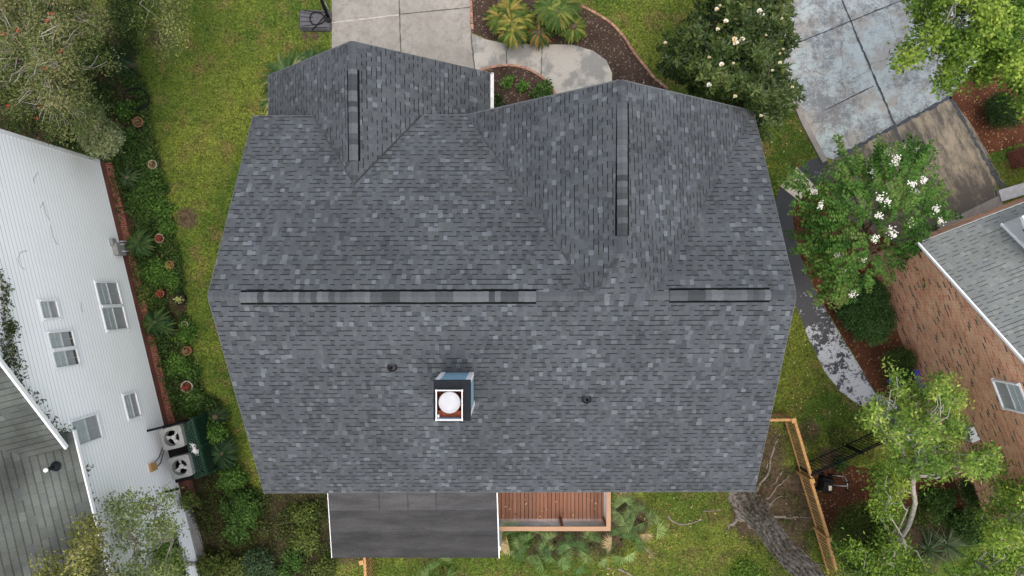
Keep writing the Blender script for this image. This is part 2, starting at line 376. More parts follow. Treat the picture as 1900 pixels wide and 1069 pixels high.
# ---------------------------------------------------------------- ground sheets
SOIL = [(640, 1000, 60), (1420, 830, 55), (1430, 900, 60), (1500, 800, 28), (1400, 960, 60), (1470, 960, 55), (1490, 900, 45), (1010, 990, 60), (1120, 985, 60), (1170, 960, 45), (1060, 990, 50),
        (348, 405, 26), (1540, 850, 30), (1720, 1000, 60), (1600, 1000, 60), (1800, 960, 50), (585, 66, 10), (565, 68, 9), (1130, 1010, 20),
        (120, 120, 150), (60, 230, 90), (215, 100, 45), (200, 250, 60), (300, 70, 28), (590, 960, 60), (1480, 1020, 30)]
SOIL = [(a, b, r * H / F) for a, b, r in SOIL]
build_materials()

def sub_ragged(poly, amp=.05, step=.18, seed=1):
    """closed outline resampled and roughened"""
    r = random.Random(seed); out = []
    for i in range(len(poly)):
        a, b = Vector(poly[i]), Vector(poly[(i + 1) % len(poly)]); L = (b - a).length; n = max(1, int(L / step))
        for k in range(n):
            p = a.lerp(b, k / n); d = (b - a).normalized(); nn = Vector((-d.y, d.x, 0))
            out.append(p + nn * r.uniform(-amp, amp) * (1 if k else .3))
    return out

def smooth_poly(pts, it=2, closed=True):
    for _ in range(it):
        out = []; n = len(pts)
        for i in range(n if closed else n - 1):
            a, b = Vector(pts[i]), Vector(pts[(i + 1) % n]); out += [a.lerp(b, .25), a.lerp(b, .75)]
        if not closed: out = [Vector(pts[0])] + out + [Vector(pts[-1])]
        pts = out
    return pts

def sheet(name, mat, px, z, rag=.0, seed=1, smooth=0):
    pts = [at(a, b, 0) for a, b in px]
    if smooth: pts = smooth_poly(pts, smooth)
    if rag: pts = sub_ragged(pts, rag, .18, seed)
    for p in pts: p.z = z
    area = sum(pts[i].x * pts[(i + 1) % len(pts)].y - pts[(i + 1) % len(pts)].x * pts[i].y for i in range(len(pts)))
    if area < 0: pts = pts[::-1]
    m = MB(); m.poly(pts); return struct(name, m, mat)

m = MB(); S_ = 900
m.poly([(-S_, -S_, 0), (S_, -S_, 0), (S_, S_, 0), (-S_, S_, 0)]); struct('ground', m, M['ground'])

sheet('driveway', M['concrete'], [(613, -1500), (872, -1500), (874, 60), (880, 132), (918, 145), (918, 230), (617, 230), (616, 90)], .012)
WK_T = [(874, 62), (900, 73), (935, 81), (1000, 83), (1060, 83), (1100, 94), (1125, 112), (1135, 135), (1137, 190)]
WK_B = [(1060, 215), (1034, 180), (1024, 162), (1004, 142), (975, 127), (945, 121), (925, 122), (905, 130), (881, 133)]
sheet('walkway', M['walk'], WK_T + WK_B, .016)
sheet('front_bed', M['dark_mulch'], [(874, -200), (1060, -200), (1056, 10), (1082, 16), (1130, 42), (1168, 85), (1195, 125), (1245, 170), (1245, 230), (1130, 230), (1137, 135), (1125, 112), (1100, 94), (1060, 83), (1000, 82), (935, 80), (900, 72), (874, 60)], .008, .03, 3)
sheet('entry_bed', M['dark_mulch'], [(905, 130), (925, 122), (945, 121), (975, 127), (1004, 142), (1024, 162), (1034, 180), (1060, 230), (905, 230)], .020)
def joint(name, mat, a, b, w_, z):
    p, q = at(*a), at(*b); d = (q - p).normalized(); n = Vector((-d.y, d.x, 0)) * w_ / 2; r = random.Random(hash(a) % 999); L = (q - p).length; k = max(2, int(L / .10)); w_ = w_
    l1 = [p.lerp(q, i / k) + n * r.uniform(.25, 1.3) for i in range(k + 1)]; l2 = [p.lerp(q, i / k) - n * r.uniform(.25, 1.3) for i in range(k + 1)]
    m = MB()
    for i in range(k): m.poly([(x.x, x.y, z) for x in (l1[i], l2[i], l2[i + 1], l1[i + 1])])
    return struct(name, m, mat)
joint('driveway_joint', M['joint'], (739, -60), (744, 110), .05, .020)
joint('driveway_joint', M['joint'], (871, -60), (875, 80), .05, .020)
joint('driveway_joint', M['joint'], (875, 80), (882, 134), .05, .020)
joint('driveway_joint', plain('pale_joint', (.40, .38, .34), .9), (615, 43), (740, 28), .05, .024)
joint('driveway_joint', M['joint'], (740, 27), (872, 14), .035, .024)
joint('walkway_joint', M['joint'], (940, 81), (940, 121), .035, .024)
joint('walkway_joint', M['joint'], (1006, 83), (1004, 141), .035, .024)
joint('walkway_joint', M['joint'], (1060, 170), (1040, 200), .05, .024)

# neighbour's driveway, three sheets side by side
DR = [(1400, -1500), (2000, -1500), (1990, 60), (1830, 90), (1762, 180), (1586, 273), (1545, 296), (1527, 290), (1478, 195), (1455, 120)]
sheet('painted_driveway', M['paint_drive'], DR, .012)
sheet('bare_driveway', M['bare_drive'], [(1545, 296), (1586, 273), (1762, 180), (1800, 228), (1862, 335), (1860, 360), (1780, 405), (1700, 470), (1560, 400), (1528, 330)], .014)
joint('driveway_joint', M['joint_blue'], (1470, 84), (1690, -6), .05, .022)
joint('driveway_joint', M['joint_blue'], (1550, -30), (1590, 70), .07, .026)
joint('driveway_joint', M['joint_blue'], (1590, 70), (1660, 232), .085, .026)
joint('driveway_joint', M['joint_blue'], (1657, 232), (1690, 305), .10, .026)
joint('driveway_joint', M['joint_blue'], (1560, 288), (1764, 180), .15, .030)
joint('driveway_joint', M['joint_blue'], (1530, 205), (1620, 160), .05, .022)
joint('driveway_joint', M['joint_blue'], (1762, 180), (1830, 300), .14, .030)
joint('driveway_joint', M['joint_blue'], (1830, 300), (1864, 352), .22, .030)
m = MB()
kp = [(1472, 180), (1490, 225), (1520, 282), (1530, 300)]
for a, b in zip(kp, kp[1:]): m.bar(at(a[0], a[1], .05), at(b[0], b[1], .05), .20, .10)
struct('kerb', m, M['kerb'])
# path of dark flaking paint along the brick house
PL = [(1530, 288), (1500, 298), (1478, 315), (1448, 345), (1438, 372), (1436, 420), (1452, 500), (1476, 568), (1500, 628), (1530, 690), (1560, 728), (1588, 748), (1604, 757)]
PR = [(1700, 830), (1660, 745), (1624, 728), (1600, 688), (1570, 640), (1540, 588), (1508, 530), (1486, 480), (1472, 420), (1470, 396), (1476, 374), (1510, 345), (1548, 330)]
sheet('path', M['path'], PL + PR, .012)
sheet('path_slab', M['cream'], [(1478, 310), (1510, 343), (1482, 373), (1447, 345)], .020)
sheet('red_mulch_bed', M['red_mulch'], [(1548, 330), (1510, 345), (1477, 374), (1471, 396), (1473, 420), (1487, 480), (1509, 530), (1541, 588), (1571, 640), (1601, 688), (1625, 728), (1662, 745), (1700, 700), (1700, 500), (1660, 420), (1600, 330)], .008, .03, 5)
sheet('red_mulch_bed', M['red_mulch'], [(1500, 880), (1545, 858), (1600, 868), (1640, 880), (1700, 880), (1780, 870), (1830, 890), (1825, 935), (1760, 946), (1700, 935), (1640, 960), (1580, 950), (1550, 980), (1540, 1040), (1525, 985), (1505, 920)], .008, .06, 6)
sheet('red_mulch_bed', M['red_mulch'], [(1764, 180), (1800, 140), (1850, 110), (1960, 120), (1960, 245), (1890, 268), (1850, 282), (1826, 286), (1800, 240)], .008, .05, 8)
sheet('side_bed', M['bed_soil'], [(175, 60), (235, 100), (262, 140), (275, 190), (276, 250), (300, 300), (303, 350), (310, 400), (338, 480), (348, 560), (352, 640), (372, 700), (385, 760), (425, 850), (475, 905), (640, 905), (640, 1010), (612, 1120), (360, 1120), (300, 800), (180, 300)], .006, .12, 9)
joint('bed_rim', M['joint'], (1625, 730), (1600, 690), .05, .016)

# brick edging strips, mortared into one run each
def edging(pts, lab):
    W = smooth_poly([at(a, b, 0) for a, b in pts], 2, False); m = MB(); r = random.Random(4)
    acc = 0; last = W[0]
    for a, b in zip(W, W[1:]):
        L = (b - a).length; d = (b - a) / L; t = 0
        while acc + L - t > .21:
            t2 = t + .21 - acc; acc = 0; q = a + d * (t2 - .1); k = r.uniform(.75, 1.2)
            m.box((q.x, q.y, 0), .19, .085, .06 + r.uniform(0, .012), rot=math.atan2(d.y, d.x) + r.uniform(-.04, .04), c=(k, k * r.uniform(.9, 1.05), k)); t = t2
        acc += L - t
    return single('brick_edging', m, M['edging'], lab, 'edging', 'brick edging along the front beds')
edging([(1056, 4), (1082, 13), (1110, 28), (1135, 44), (1160, 72), (1175, 98), (1195, 122), (1215, 148), (1242, 168)], 'curved brick edging between the dark front bed and the lawn')
edging([(890, 132), (915, 124), (945, 121), (975, 126), (1003, 141), (1022, 160), (1034, 184)], 'brick edging around the small entry bed beside the garage gutter')
edging([(873, -20), (875, 30), (877, 58)], 'short straight brick edging between concrete driveway and cycad bed')

# ---------------------------------------------------------------- main house
def course_caps(mb, p, q, dl, dr, wd, lift, exp=.145, seed=1, lo=.75, hi=1.35, th=.01):
    """ridge cap shingles laid one after the other along p..q"""
    p, q = Vector(p), Vector(q); L = (q - p).length; d = (q - p) / L; n = max(1, round(L / exp)); r = random.Random(seed); dl, dr = Vector(dl).normalized(), Vector(dr).normalized(); Z = Vector((0, 0, 1)); k = 1
    for i in range(n):
        if r.random() < .8: k = r.choice([lo, .72, .9, 1.1, 1.25, 1.4, hi] if hi > 1.2 else [lo, .88, .93, .97, 1.0, hi])
        kk = k * r.uniform(.95, 1.05); a = p + d * (L * i / n); b = p + d * (L * (i + 1) / n); za, zb = Z * (lift + .002), Z * (lift + th)
        j = r.uniform(-.006, .006)
        A = [a + za, a + dl * (wd + j) + za * .9, a + dr * (wd - j) + za * .9]; B = [b + zb, b + dl * (wd + j) + zb * .9, b + dr * (wd - j) + zb * .9]; c = (kk, kk, kk * 1.01)
        for x, y, fl in ((1, 0, 0), (0, 2, 0)):
            f = [A[x], A[y], B[y], B[x]]
            if (f[1] - f[0]).cross(f[2] - f[0]).z < 0: f = f[::-1]
            mb.poly(f, c)
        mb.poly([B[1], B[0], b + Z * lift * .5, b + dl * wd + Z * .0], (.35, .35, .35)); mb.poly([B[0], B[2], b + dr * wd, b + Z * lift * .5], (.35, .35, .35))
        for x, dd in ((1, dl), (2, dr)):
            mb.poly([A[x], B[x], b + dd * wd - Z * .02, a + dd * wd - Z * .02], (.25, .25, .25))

house = thing('house', 'large house with a grey shingle roof of crossing gables in the middle', 'house', (0, 0, 0))
A_ = at(385, 550, 7.2); B_ = at(1100, 550, 7.2); C_ = at(1214, 549, 7.2); D_ = at(1478, 548, 7.2)
P_ = at(1155, 470, 7.8); Fp = at(1152, 148, 7.8); LE = at(866, 213, 4.08); RE = at(1398, 206, 4.08); NW = at(470, 215, 4.08)
SE = at(1400, 912, 3.7); SW = at(490, 915, 3.7)
zg = 5.37; G1 = at(652, 76, zg); G2 = at(657, 343, zg); yF = G1.y
def g_edge(px, y, z0):  # garage eave corner at picture column px and world y
    return Vector(((px - 950) * (H - z0) / F, y, z0))
GLf = g_edge(498, yF - .05, 2.4); GLb = g_edge(498, 4.9, 2.4); GRf = g_edge(909, yF - .02, 2.62); GRb = g_edge(909, 4.9, 2.62)
GLf.y = -(140 - 534.5) * (H - 2.4) / F; GRf.y = -(135 - 534.5) * (H - 2.62) / F
def on_slope(a, b, c, x, y):
    n = (b - a).cross(c - a); return Vector((x, y, a.z - (n.x * (x - a.x) + n.y * (y - a.y)) / n.z))
def seg_slope_at(G, E, z): t = (G.z - z) / (G.z - E.z); return G.x + (E.x - G.x) * t
VL = Vector((seg_slope_at(G1, GLf, 4.08), NW.y, 4.08)); VR = Vector((seg_slope_at(G1, GRf, 4.08), NW.y, 4.08))
m = MB(); ed = (.45, .45, .45)
def roofpoly(m, pts, t=.07):
    pts = [Vector(p) for p in pts]; m.poly(pts)
    k = len(pts)
roofs = [[A_, SW, SE, D_, C_, B_], [A_, B_, LE, NW], [Fp, LE, B_, P_], [Fp, P_, C_, RE], [C_, D_, RE], [P_, B_, C_],
         [G1, GLf, GLb, on_slope(G1, GLf, G2, VL.x, VL.y - .0), G2], [G1, G2, on_slope(G1, G2, GRf, VR.x, VR.y), GRb, GRf]]
for k in (0, 1, 2, 3, 4, 5, 6, 7):
    pts = roofs[k]; n = (Vector(pts[1]) - Vector(pts[0])).cross(Vector(pts[2]) - Vector(pts[0]))
    m.poly(pts if n.z > 0 else pts[::-1])
part('roof', m, M['shingle'], house, uv=True)
# roof board and drip edge below the shingles
m = MB(); dz = Vector((0, 0, .012)); tz = Vector((0, 0, .16))
def edge(a, b, out):
    a, b = Vector(a), Vector(b); o = Vector(out) * .015
    m.poly([a - dz * 0 + o * 0, a - tz, b - tz, b]); m.poly([a, b, b - tz, a - tz]); 
    m.bar(a - tz * .5 - dz * .6, b - tz * .5 - dz * .6, .03, .14)
for a, b in ((SW, SE), (A_, SW), (D_, SE), (A_, NW), (D_, RE), (NW, LE), (LE, Fp), (Fp, RE), (G1, GLf), (GLf, GLb), (G1, GRf), (GRf, GRb)): edge(a, b, (0, 0, 0))
part('drip_edge', m, M['fascia'], house)
m = MB()
for pts in roofs:
    pts = [Vector(p) - Vector((0, 0, .14)) for p in pts]; n = (pts[1] - pts[0]).cross(pts[2] - pts[0]); pts = pts if n.z < 0 else pts[::-1]; m.poly(pts)
part('soffit', m, M['white'], house)
# walls
m = MB()
def prism(m, x0, x1, y0, y1, z1): m.box(((x0 + x1) / 2, (y0 + y1) / 2, 0), x1 - x0, y1 - y0, z1)
prism(m, SW.x + .45, SE.x - .45, SW.y + .45, NW.y - .45, 3.55)
prism(m, LE.x + .5, RE.x - .46, 2.0, NW.y - .40, 3.6)
prism(m, GLf.x + .35, GRf.x - .35, 3.0, yF - .42, 2.28)
for x, s in ((SW.x + .45, -1), (SE.x - .45, 1)):
    f = [(x, SW.y + .45, 3.5), (x, A_.y, 6.75), (x, NW.y - .45, 3.5)]; m.poly(f); m.poly(f[::-1])
f = [(LE.x + .6, NW.y - .395, 3.5), (Fp.x, NW.y - .395, 7.3), (RE.x - .5, NW.y - .395, 3.5)]; m.poly(f); m.poly(f[::-1])
f = [(GLf.x + .4, yF - .415, 2.2), (G1.x, yF - .415, 5.0), (GRf.x - .4, yF - .415, 2.2)]; m.poly(f); m.poly(f[::-1])
part('wall', m, M['blue'], house)
m = MB()
for i in range(4): m.box((G1.x - .1, yF - .40, .03 + i * .53), 4.8, .05, .51, bev=.02)
part('garage_door', m, M['white'], house)
# ridge caps
def slope_dir(a, b, c):  # unit vector down the slope of plane abc
    n = (Vector(b) - Vector(a)).cross(Vector(c) - Vector(a)).normalized(); n = n if n.z > 0 else -n
    return (Vector((n.x * n.z, n.y * n.z, -(n.x ** 2 + n.y ** 2)))).normalized()
dS, dN = slope_dir(A_, SW, SE), slope_dir(A_, B_, NW); dWl, dWr = slope_dir(Fp, LE, B_), slope_dir(Fp, C_, RE); dH = slope_dir(P_, B_, C_); dGl, dGr = slope_dir(G1, GLf, G2), slope_dir(G1, G2, GRf)
for k, (a, b, d1, d2, e_, lo_) in enumerate(((A_, at(445, 552, 7.2), dN, dS, .145, .75), (at(995, 550.5, 7.2), at(1104, 550, 7.2), dN, dS, .145, .75), (at(1430, 547.5, 7.2), D_, dN, dS, .145, .75), (at(1206, 549, 7.2), at(1243, 548.5, 7.2), dN, dS, .145, .75),
        (Fp, at(1155, 190, 7.8), dWl, dWr, .145, .75), (at(1155, 437, 7.8), P_, dWl, dWr, .145, .75), (B_, P_, dWl, dH, .16, .62), (C_, P_, dH, dWr, .16, .58), (G1, at(653, 128, zg), dGl, dGr, .145, .7), (at(655, 298, zg), G2, dGl, dGr, .145, .7))):
    m = MB(); course_caps(m, a, b, d1, d2, .135, .010, e_, seed=k + 2, lo=lo_, hi=1.05 if k not in (6, 7) else 1.19); part('ridge_cap', m, M['cap'], house)
def vent(p, q, dl, dr, seed, w_=.17):
    m = MB(); p, q = Vector(p), Vector(q); dl, dr = Vector(dl), Vector(dr); Z = Vector((0, 0, 1))
    course_caps(m, p, q, dl, dr, w_, .055, .15, seed, .62, 1.42)
    b = part('ridge_vent', m, M['cap'], house)
    m = MB()
    for dd in (dl, dr):
        m.poly([p + dd * (w_ + .06) + Z * .016, q + dd * (w_ + .06) + Z * .016, q + dd * (w_ - .03) + Z * .05, p + dd * (w_ - .03) + Z * .05]); m.poly([p + dd * (w_ - .03) + Z * .05, q + dd * (w_ - .03) + Z * .05, q + dd * (w_ + .06) + Z * .016, p + dd * (w_ + .06) + Z * .016])
    for e in (p, q):
        f = [e + dl * w_, e + dl * w_ + Z * .05, e + Z * .055, e + dr * w_ + Z * .05, e + dr * w_]; m.poly(f); m.poly(f[::-1])
    part('vent_slot', m, M['black'], b)
vent(at(445, 552, 7.2), at(995, 550.5, 7.2), dN, dS, 21, .155); vent(at(1243, 548.5, 7.2), at(1430, 547.5, 7.2), dN, dS, 22, .155)
vent(at(1155, 190, 7.8), at(1155.5, 437, 7.8), dWl, dWr, 23); vent(at(653, 128, zg), at(655, 298, zg), dGl, dGr, 24, .165)
for a, b, na, nb, k in ((G2, VL, dGl, dN, .84), (G2, VR, dGr, dN, .48), (B_, LE, dWl, dN, .78), (C_, RE, dWr, dN, .88)):
    m = MB(); a, b = Vector(a), Vector(b); d = (b - a).normalized(); n1 = (-na - d * (-na).dot(d)).normalized() * .022; n2 = (-nb - d * (-nb).dot(d)).normalized() * .022; up = Vector((0, 0, .010 if k in (.78, .88) else .035)); rv = random.Random(k)
    nseg = int((b - a).length / .3)
    for i in range(nseg):
        p, q = a.lerp(b, i / nseg), a.lerp(b, (i + 1) / nseg); kk = k * rv.uniform(.8, 1.2)
        for nn_ in (n1, n2):
            f = [p + up, q + up, q + up + nn_, p + up + nn_]; f = f if (f[1] - f[0]).cross(f[2] - f[0]).z > 0 else f[::-1]; m.poly(f, (kk, kk, kk))
    part('valley', m, M['cap'], house)
# gutter at the garage
m = MB(); a, b = GRf + Vector((.05, 0, -.03)), GRb + Vector((.05, 0, -.03)); a = a + (b - a) * -.0
b = Vector((a.x, at(0, 206, 2.6).y, a.z))
for w_, h_, o, z in ((.13, .012, 0, -.11), (.012, .11, .065, -.055), (.012, .11, -.06, -.055)): m.bar(a + Vector((o, 0, z)), b + Vector((o, 0, z)), w_, h_)
m.bar(a + Vector((0, 0, -.055)), a + Vector((0, .01, -.055)), .13, .11)
for i in range(4): q = a.lerp(b, .12 + i * .25); m.box((q.x, q.y, q.z - .012), .14, .02, .01)
part('gutter', m, M['white'], house)
# plumbing vents
def south_z(y): t = (A_.y - y) / (A_.y - SW.y); return A_.z + (SW.z - A_.z) * t
def south_pt(px, py):
    n = (SW - A_).cross(SE - A_).normalized(); return on_plane(px, py, A_, n)
for px, py in ((728, 681), (1088, 740)):
    q = south_pt(px, py); m = MB()
    m.lathe((q.x, q.y, q.z), [(.135, -.06), (.135, .045), (.125, .06), (.10, .06), (.092, .04), (.09, .02)], 28); o = part('pipe_vent', m, M['black'], house)
    m = MB(); m.lathe((q.x, q.y, q.z), [(.095, .02), (.055, .07), (.048, .20)], 20); part('boot', m, M['grey_plastic'], o); m = MB(); m.lathe((q.x, q.y, q.z), [(.046, .06), (.046, .23), (.034, .23), (.032, .1), (0, .1)], 16); part('pipe', m, M['black'], o)
# chimney
zt = 7.7; c00 = at(806, 706.5, zt); c11 = at(871.5, 779, zt); cx, cy = (c00.x + c11.x) / 2, (c00.y + c11.y) / 2; cw, ch_ = c11.x - c00.x, c00.y - c11.y
zb_ = south_z(cy - ch_ / 2) - .15
m = MB(); m.box((cx, cy, zb_), cw - .05, ch_ - .05, .6)
for sx_, sy_, wx_, wy_ in ((-1, 0, .02, ch_ - .02), (1, 0, .02, ch_ - .02), (0, -1, cw - .06, .02), (0, 1, cw - .06, .02)): m.box((cx + sx_ * (cw / 2 - .02), cy + sy_ * (ch_ / 2 - .02), zb_ + .55), wx_, wy_, zt - zb_ - .58)
chim = part('chimney', m, M['blue'], house)
m = MB()
for sx in (-1, 1):
    for sy in (-1, 1): m.box((cx + sx * (cw / 2 - .055), cy + sy * (ch_ / 2 - .055), zb_), .12, .12, zt - zb_ - .035)
part('corner_trim', m, M['white'], chim)
m = MB(); x0, x1, y1, y0 = c00.x - .02, c11.x + .03, c00.y + .02, c11.y - .02
hole = [at(809.5, 724.5, zt + .10), at(857.5, 779, zt + .10)]; hx0, hy1, hx1, hy0 = hole[0].x, hole[0].y, hole[1].x, hole[1].y
zc = zt
for a in ([(x0, y0), (x1, y0), (x1, hy0), (x0, hy0)], [(x0, hy1), (x1, hy1), (x1, y1), (x0, y1)], [(x0, hy0), (hx0, hy0), (hx0, hy1), (x0, hy1)], [(hx1, hy0), (x1, hy0), (x1, hy1), (hx1, hy1)]):
    m.slab([(u, v_, zc + .02) for u, v_ in a], .07)
part('chimney_cap', m, M['dark_metal'], chim)
m = MB(); rp = [(hx0, hy0), (hx1, hy0), (hx1, hy1), (hx0, hy1)]
for i in range(4): a, b = rp[i], rp[(i + 1) % 4]; m.bar((*a, zc + .08), (*b, zc + .08), .02, .12); m.box((a[0], a[1], zc + .02), .037, .037, .123)
part('flue_surround', m, M['white'], chim)
m = MB(); zi = zc - .45
m.poly([(hx0, hy0, zi), (hx1, hy0, zi), (hx1, hy1, zi), (hx0, hy1, zi)])
for i in range(4): a, b = rp[i], rp[(i + 1) % 4]; m.poly([(*b, zi), (*a, zi), (*a, zc + .03), (*b, zc + .03)])
m.box(((hx0 + hx1) / 2, hy0 + .09, zi + .2), hx1 - hx0, .16, .04); part('chimney_pan', m, M['rust'], chim)
m = MB(); q = at(834, 747, zc + .02); m.lathe((q.x, q.y, zc - .45), [(.27, 0), (.25, .40), (.27, .41), (.27, .47), (.235, .49), (.225, .475), (.12, .50), (0.0, .505)], 40)
part('flue_cap', m, plain('galvanised_white', (.40, .41, .43), .5, .08), chim)
# patio cover
pc = [at(609, 912, 3.42), at(617, 1035, 2.85), at(925, 1035, 2.85), at(921, 909, 3.42)]
m = MB(); 
fr_ = [0, .30, .63, 1.0]
for i in range(3):
    k = (1.35, 1.0, .92)[i]; q4 = [pc[0].lerp(pc[1], fr_[i]), pc[0].lerp(pc[1], fr_[i + 1]), pc[3].lerp(pc[2], fr_[i + 1]), pc[3].lerp(pc[2], fr_[i])]; m.slab(q4, .07, (k, k * .98, k * .96))
pr_ = None; pr = part('patio_roof', m, M['membrane'], house)
m = MB()
for i, f in enumerate((.30, .63)):
    a = pc[0].lerp(pc[1], f) + Vector((0, 0, .006)); b = pc[3].lerp(pc[2], f) + Vector((0, 0, .006)); m.bar(a, b, .05, .012)
for i in range(3): a = pc[0].lerp(pc[3], .3 + .17 * i); b = a.lerp(pc[1].lerp(pc[2], .3 + .17 * i), .3); m.bar(a + Vector((0, 0, .007)), b + Vector((0, 0, .005)), .03, .01)
part('membrane_seam', m, M['membrane_b'], pr)
m = MB(); m.bar(pc[0] + Vector((-.02, 0, -.02)), pc[1] + Vector((-.02, 0, -.02)), .018, .07); part('roof_trim', m, M['white'], pr); m = MB(); m.bar(pc[3] + Vector((.02, 0, -.02)), pc[2] + Vector((.02, 0, -.02)), .032, .09); part('roof_trim', m, M['white'], pr)
m = MB()
for q in (pc[1], pc[2], pc[1].lerp(pc[2], .5)): m = MB(); m.box((q.x * .985, q.y + .25, 0), .12, .12, 2.75); part('post', m, M['white'], house)
# fallen twigs on the roof
# ---------------------------------------------------------------- deck
deck = thing('deck', 'small brown board deck with tan railing behind the house', 'deck', at(1030, 945, 0))
zd = .6; x0, x1 = at(923, 0, zd).x, at(1131, 0, zd).x; y0 = at(0, 967.5, zd).y; y1 = SW.y + .6
m = MB(); r = random.Random(3); n = int((x1 - x0) / .135)
for i in range(n):
    k = r.uniform(.8, 1.2); xx = x0 + (i + .5) * (x1 - x0) / n; m.box((xx, (y0 + y1) / 2 + r.uniform(-.004, .004), zd - .035 + r.uniform(-.002, .002)), (x1 - x0) / n - .018, y1 - y0, .035, c=(k, k, k))
part('deck_boards', m, M['deck'], deck)
m = MB(); m.box(((x0 + x1) / 2, (y0 + y1) / 2, .0), x1 - x0 - .1, y1 - y0 - .1, zd - .05); part('deck_frame', m, M['dark_metal'], deck)
zr = 1.55; ro = at(1129, 981, zr); rl = at(930, 981, zr)
m = MB(); m.bar((rl.x - .6, ro.y, zr), (ro.x + .07, ro.y, zr), .15, .04); part('top_rail', m, M['deck_rail'], deck)
m = MB(); m.bar((ro.x, ro.y + .077, zr - .001), (ro.x, y1, zr - .001), .15, .04); part('top_rail', m, M['deck_rail'], deck)
m = MB()
for i in range(8): z = zd + .1 + i * .105; m.tube([(rl.x - .6, ro.y + .03, z), (ro.x, ro.y + .03, z)], .006, 6); m.tube([(ro.x - .03, ro.y, z), (ro.x - .03, y1, z)], .006, 6)
part('rail_cables', m, M['steel'], deck)
for q in ((at(1042, 0, 1.2).x, ro.y + .03), (ro.x - .03, ro.y + .03), (ro.x - .03, y1 - .2)):
    m = MB(); m.box((q[0], q[1], 0), .10, .10, zr - .03, bev=.01); part('post', m, M['deck'], deck)
# ---------------------------------------------------------------- white house on the left
Wp0 = Vector((-14.459, 4.4235, .6)); Wd = Vector((.23688, -.97154, 0)); Wn = Vector((.97154, .23688, 0))
def W(s, z, off=0.0): q = Wp0 + Wd * s + Wn * off; q.z = z; return q
PK_S, PK_Z, SLP = 4.1, 9.12, .61; EZ = 5.72; S_END = 16.5
white = thing('house', 'white lap sided neighbouring house with a green shingle roof at the left', 'house', W(6, 0))
def wtop(s):
    a = PK_Z - abs(s - PK_S) * SLP
    return max(a, EZ) - .05 if s < 8.7 else EZ - .12
m = MB(); z = .6
while z < 9.1:
    # extent of this board below the roofline
    ss = [s_ * .05 for s_ in range(0, int(S_END / .05) + 1) if wtop(s_ * .05) > z + .07]
    if ss:
        s0, s1 = ss[0], ss[-1]
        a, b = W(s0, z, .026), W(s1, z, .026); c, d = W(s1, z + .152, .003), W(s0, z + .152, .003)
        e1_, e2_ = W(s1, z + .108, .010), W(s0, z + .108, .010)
        m.poly([a, b, e1_, e2_]); m.poly([e2_, e1_, c, d], (.60, .61, .63)); m.poly([W(s0, z, 0), W(s1, z, 0), b, a])  # darker strip along each board's top paints the shadow of the lap
    z += .15
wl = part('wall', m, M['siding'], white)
m = MB()   # solid core and end wall behind the boards
back = -9.0
prof = [(0, 0), (0, wtop(0)), (PK_S, wtop(PK_S)), (8.6, EZ - .2), (S_END, EZ - .2), (S_END, 0)]
for off, flip in ((-.01, 0), (back, 1)):
    f = [W(s_, z_ if z_ else .0, off) for s_, z_ in prof]; m.poly(f); m.poly(f[::-1])
for (a, za), (b, zb2) in zip(prof, prof[1:]):
    f = [W(a, za, -.01), W(b, zb2, -.01), W(b, zb2, back), W(a, za, back)]; m.poly(f)
part('wall_core', m, M['siding'], white)
m = MB(); m.bar(W(0, .6, .02) , W(0, wtop(0), .02), .12, .05, up=tuple(Wn)); part('corner_board', m, M['white'], white)
m = MB(); a, b = W(-.02, 0, .0), W(12.6, 0, .0); m.poly([a, b, W(12.6, .6, .0), W(-.02, .6, .0)]); m.poly([W(-.02, .6, .0), W(12.6, .6, .0), W(12.6, .6, -.2), W(-.02, .6, -.2)])
m.box(W(6.3, 0, .10), .24, 12.6, .22, ax=(Wn, Wd, Vector((0, 0, 1))))
part('brick_foundation', m, M['red_brick'], white, uv=True)
m = MB(); 
for i in range(-3, 22):
    for sg in (1, -1):
        s0 = 12.75 + i * .12; s1 = s0 + .55 * sg; 
        lo_, hi_ = 12.7, 14.9
        a, b = (s0, .02), (s1, .57)
        ta = [t for t in (0, 1)];
        def cl(s): return max(lo_, min(hi_, s))
        if cl(s0) == s0 and cl(s1) == s1: m.bar(W(a[0], a[1], .06), W(b[0], b[1], .06), .02, .008, up=tuple(Wn))
part('lattice_skirt', m, M['pale_bark'], white)
# roofs: the gable slope and the long eave slope
OV = .3; up_in = -Wn * 1.0
m = MB()
e0, e1 = W(8.68, EZ, OV), W(S_END + .5, EZ, OV); rise = .62
inn = lambda p, d, dzz: p - Wn * d + Vector((0, 0, dzz))
m.slab([e0, e1, inn(e1, 8.5, 8.5 * .42), inn(e0 - Wd * 5, 8.5, 8.5 * .42), inn(e0 - Wd * 2.2, 2.2, 2.2 * .42), inn(e0, .30, .126)], .08)
r0 = W(9.06, 6.13, OV); r1 = W(PK_S, 6.13 + (9.06 - PK_S) * SLP, OV)
gb = [r1, r1 - Wn * 9, r0 - Wn * 9, r0]
gb = gb[:2] + [r0 + Wd * .0 - Wn * 9, r0]; m.slab(gb, .09)
rN = W(-.45, r1.z - (PK_S + .45) * SLP, OV); m.slab([rN, rN - Wn * 9, r1 - Wn * 9, r1], .09)
part('roof', m, M['green_shingle'], white, uv=True)
m = MB(); m.bar(r0 + Vector((0, 0, -.03)) + Wn * .02, r1 + Vector((0, 0, -.03)) + Wn * .02, .06, .12); m.bar(r1 + Vector((0, 0, -.04)) + Wn * .02, rN + Vector((0, 0, -.04)) + Wn * .02, .09, .16)
m.bar(e0 + Vector((0, 0, -.08)) + Wn * .02, e1 + Vector((0, 0, -.08)) + Wn * .02, .05, .12)
part('fascia', m, M['white'], white)
q = on_plane(102, 866, e0, (e1 - e0).cross(inn(e0, 1, .5) - e0).normalized())
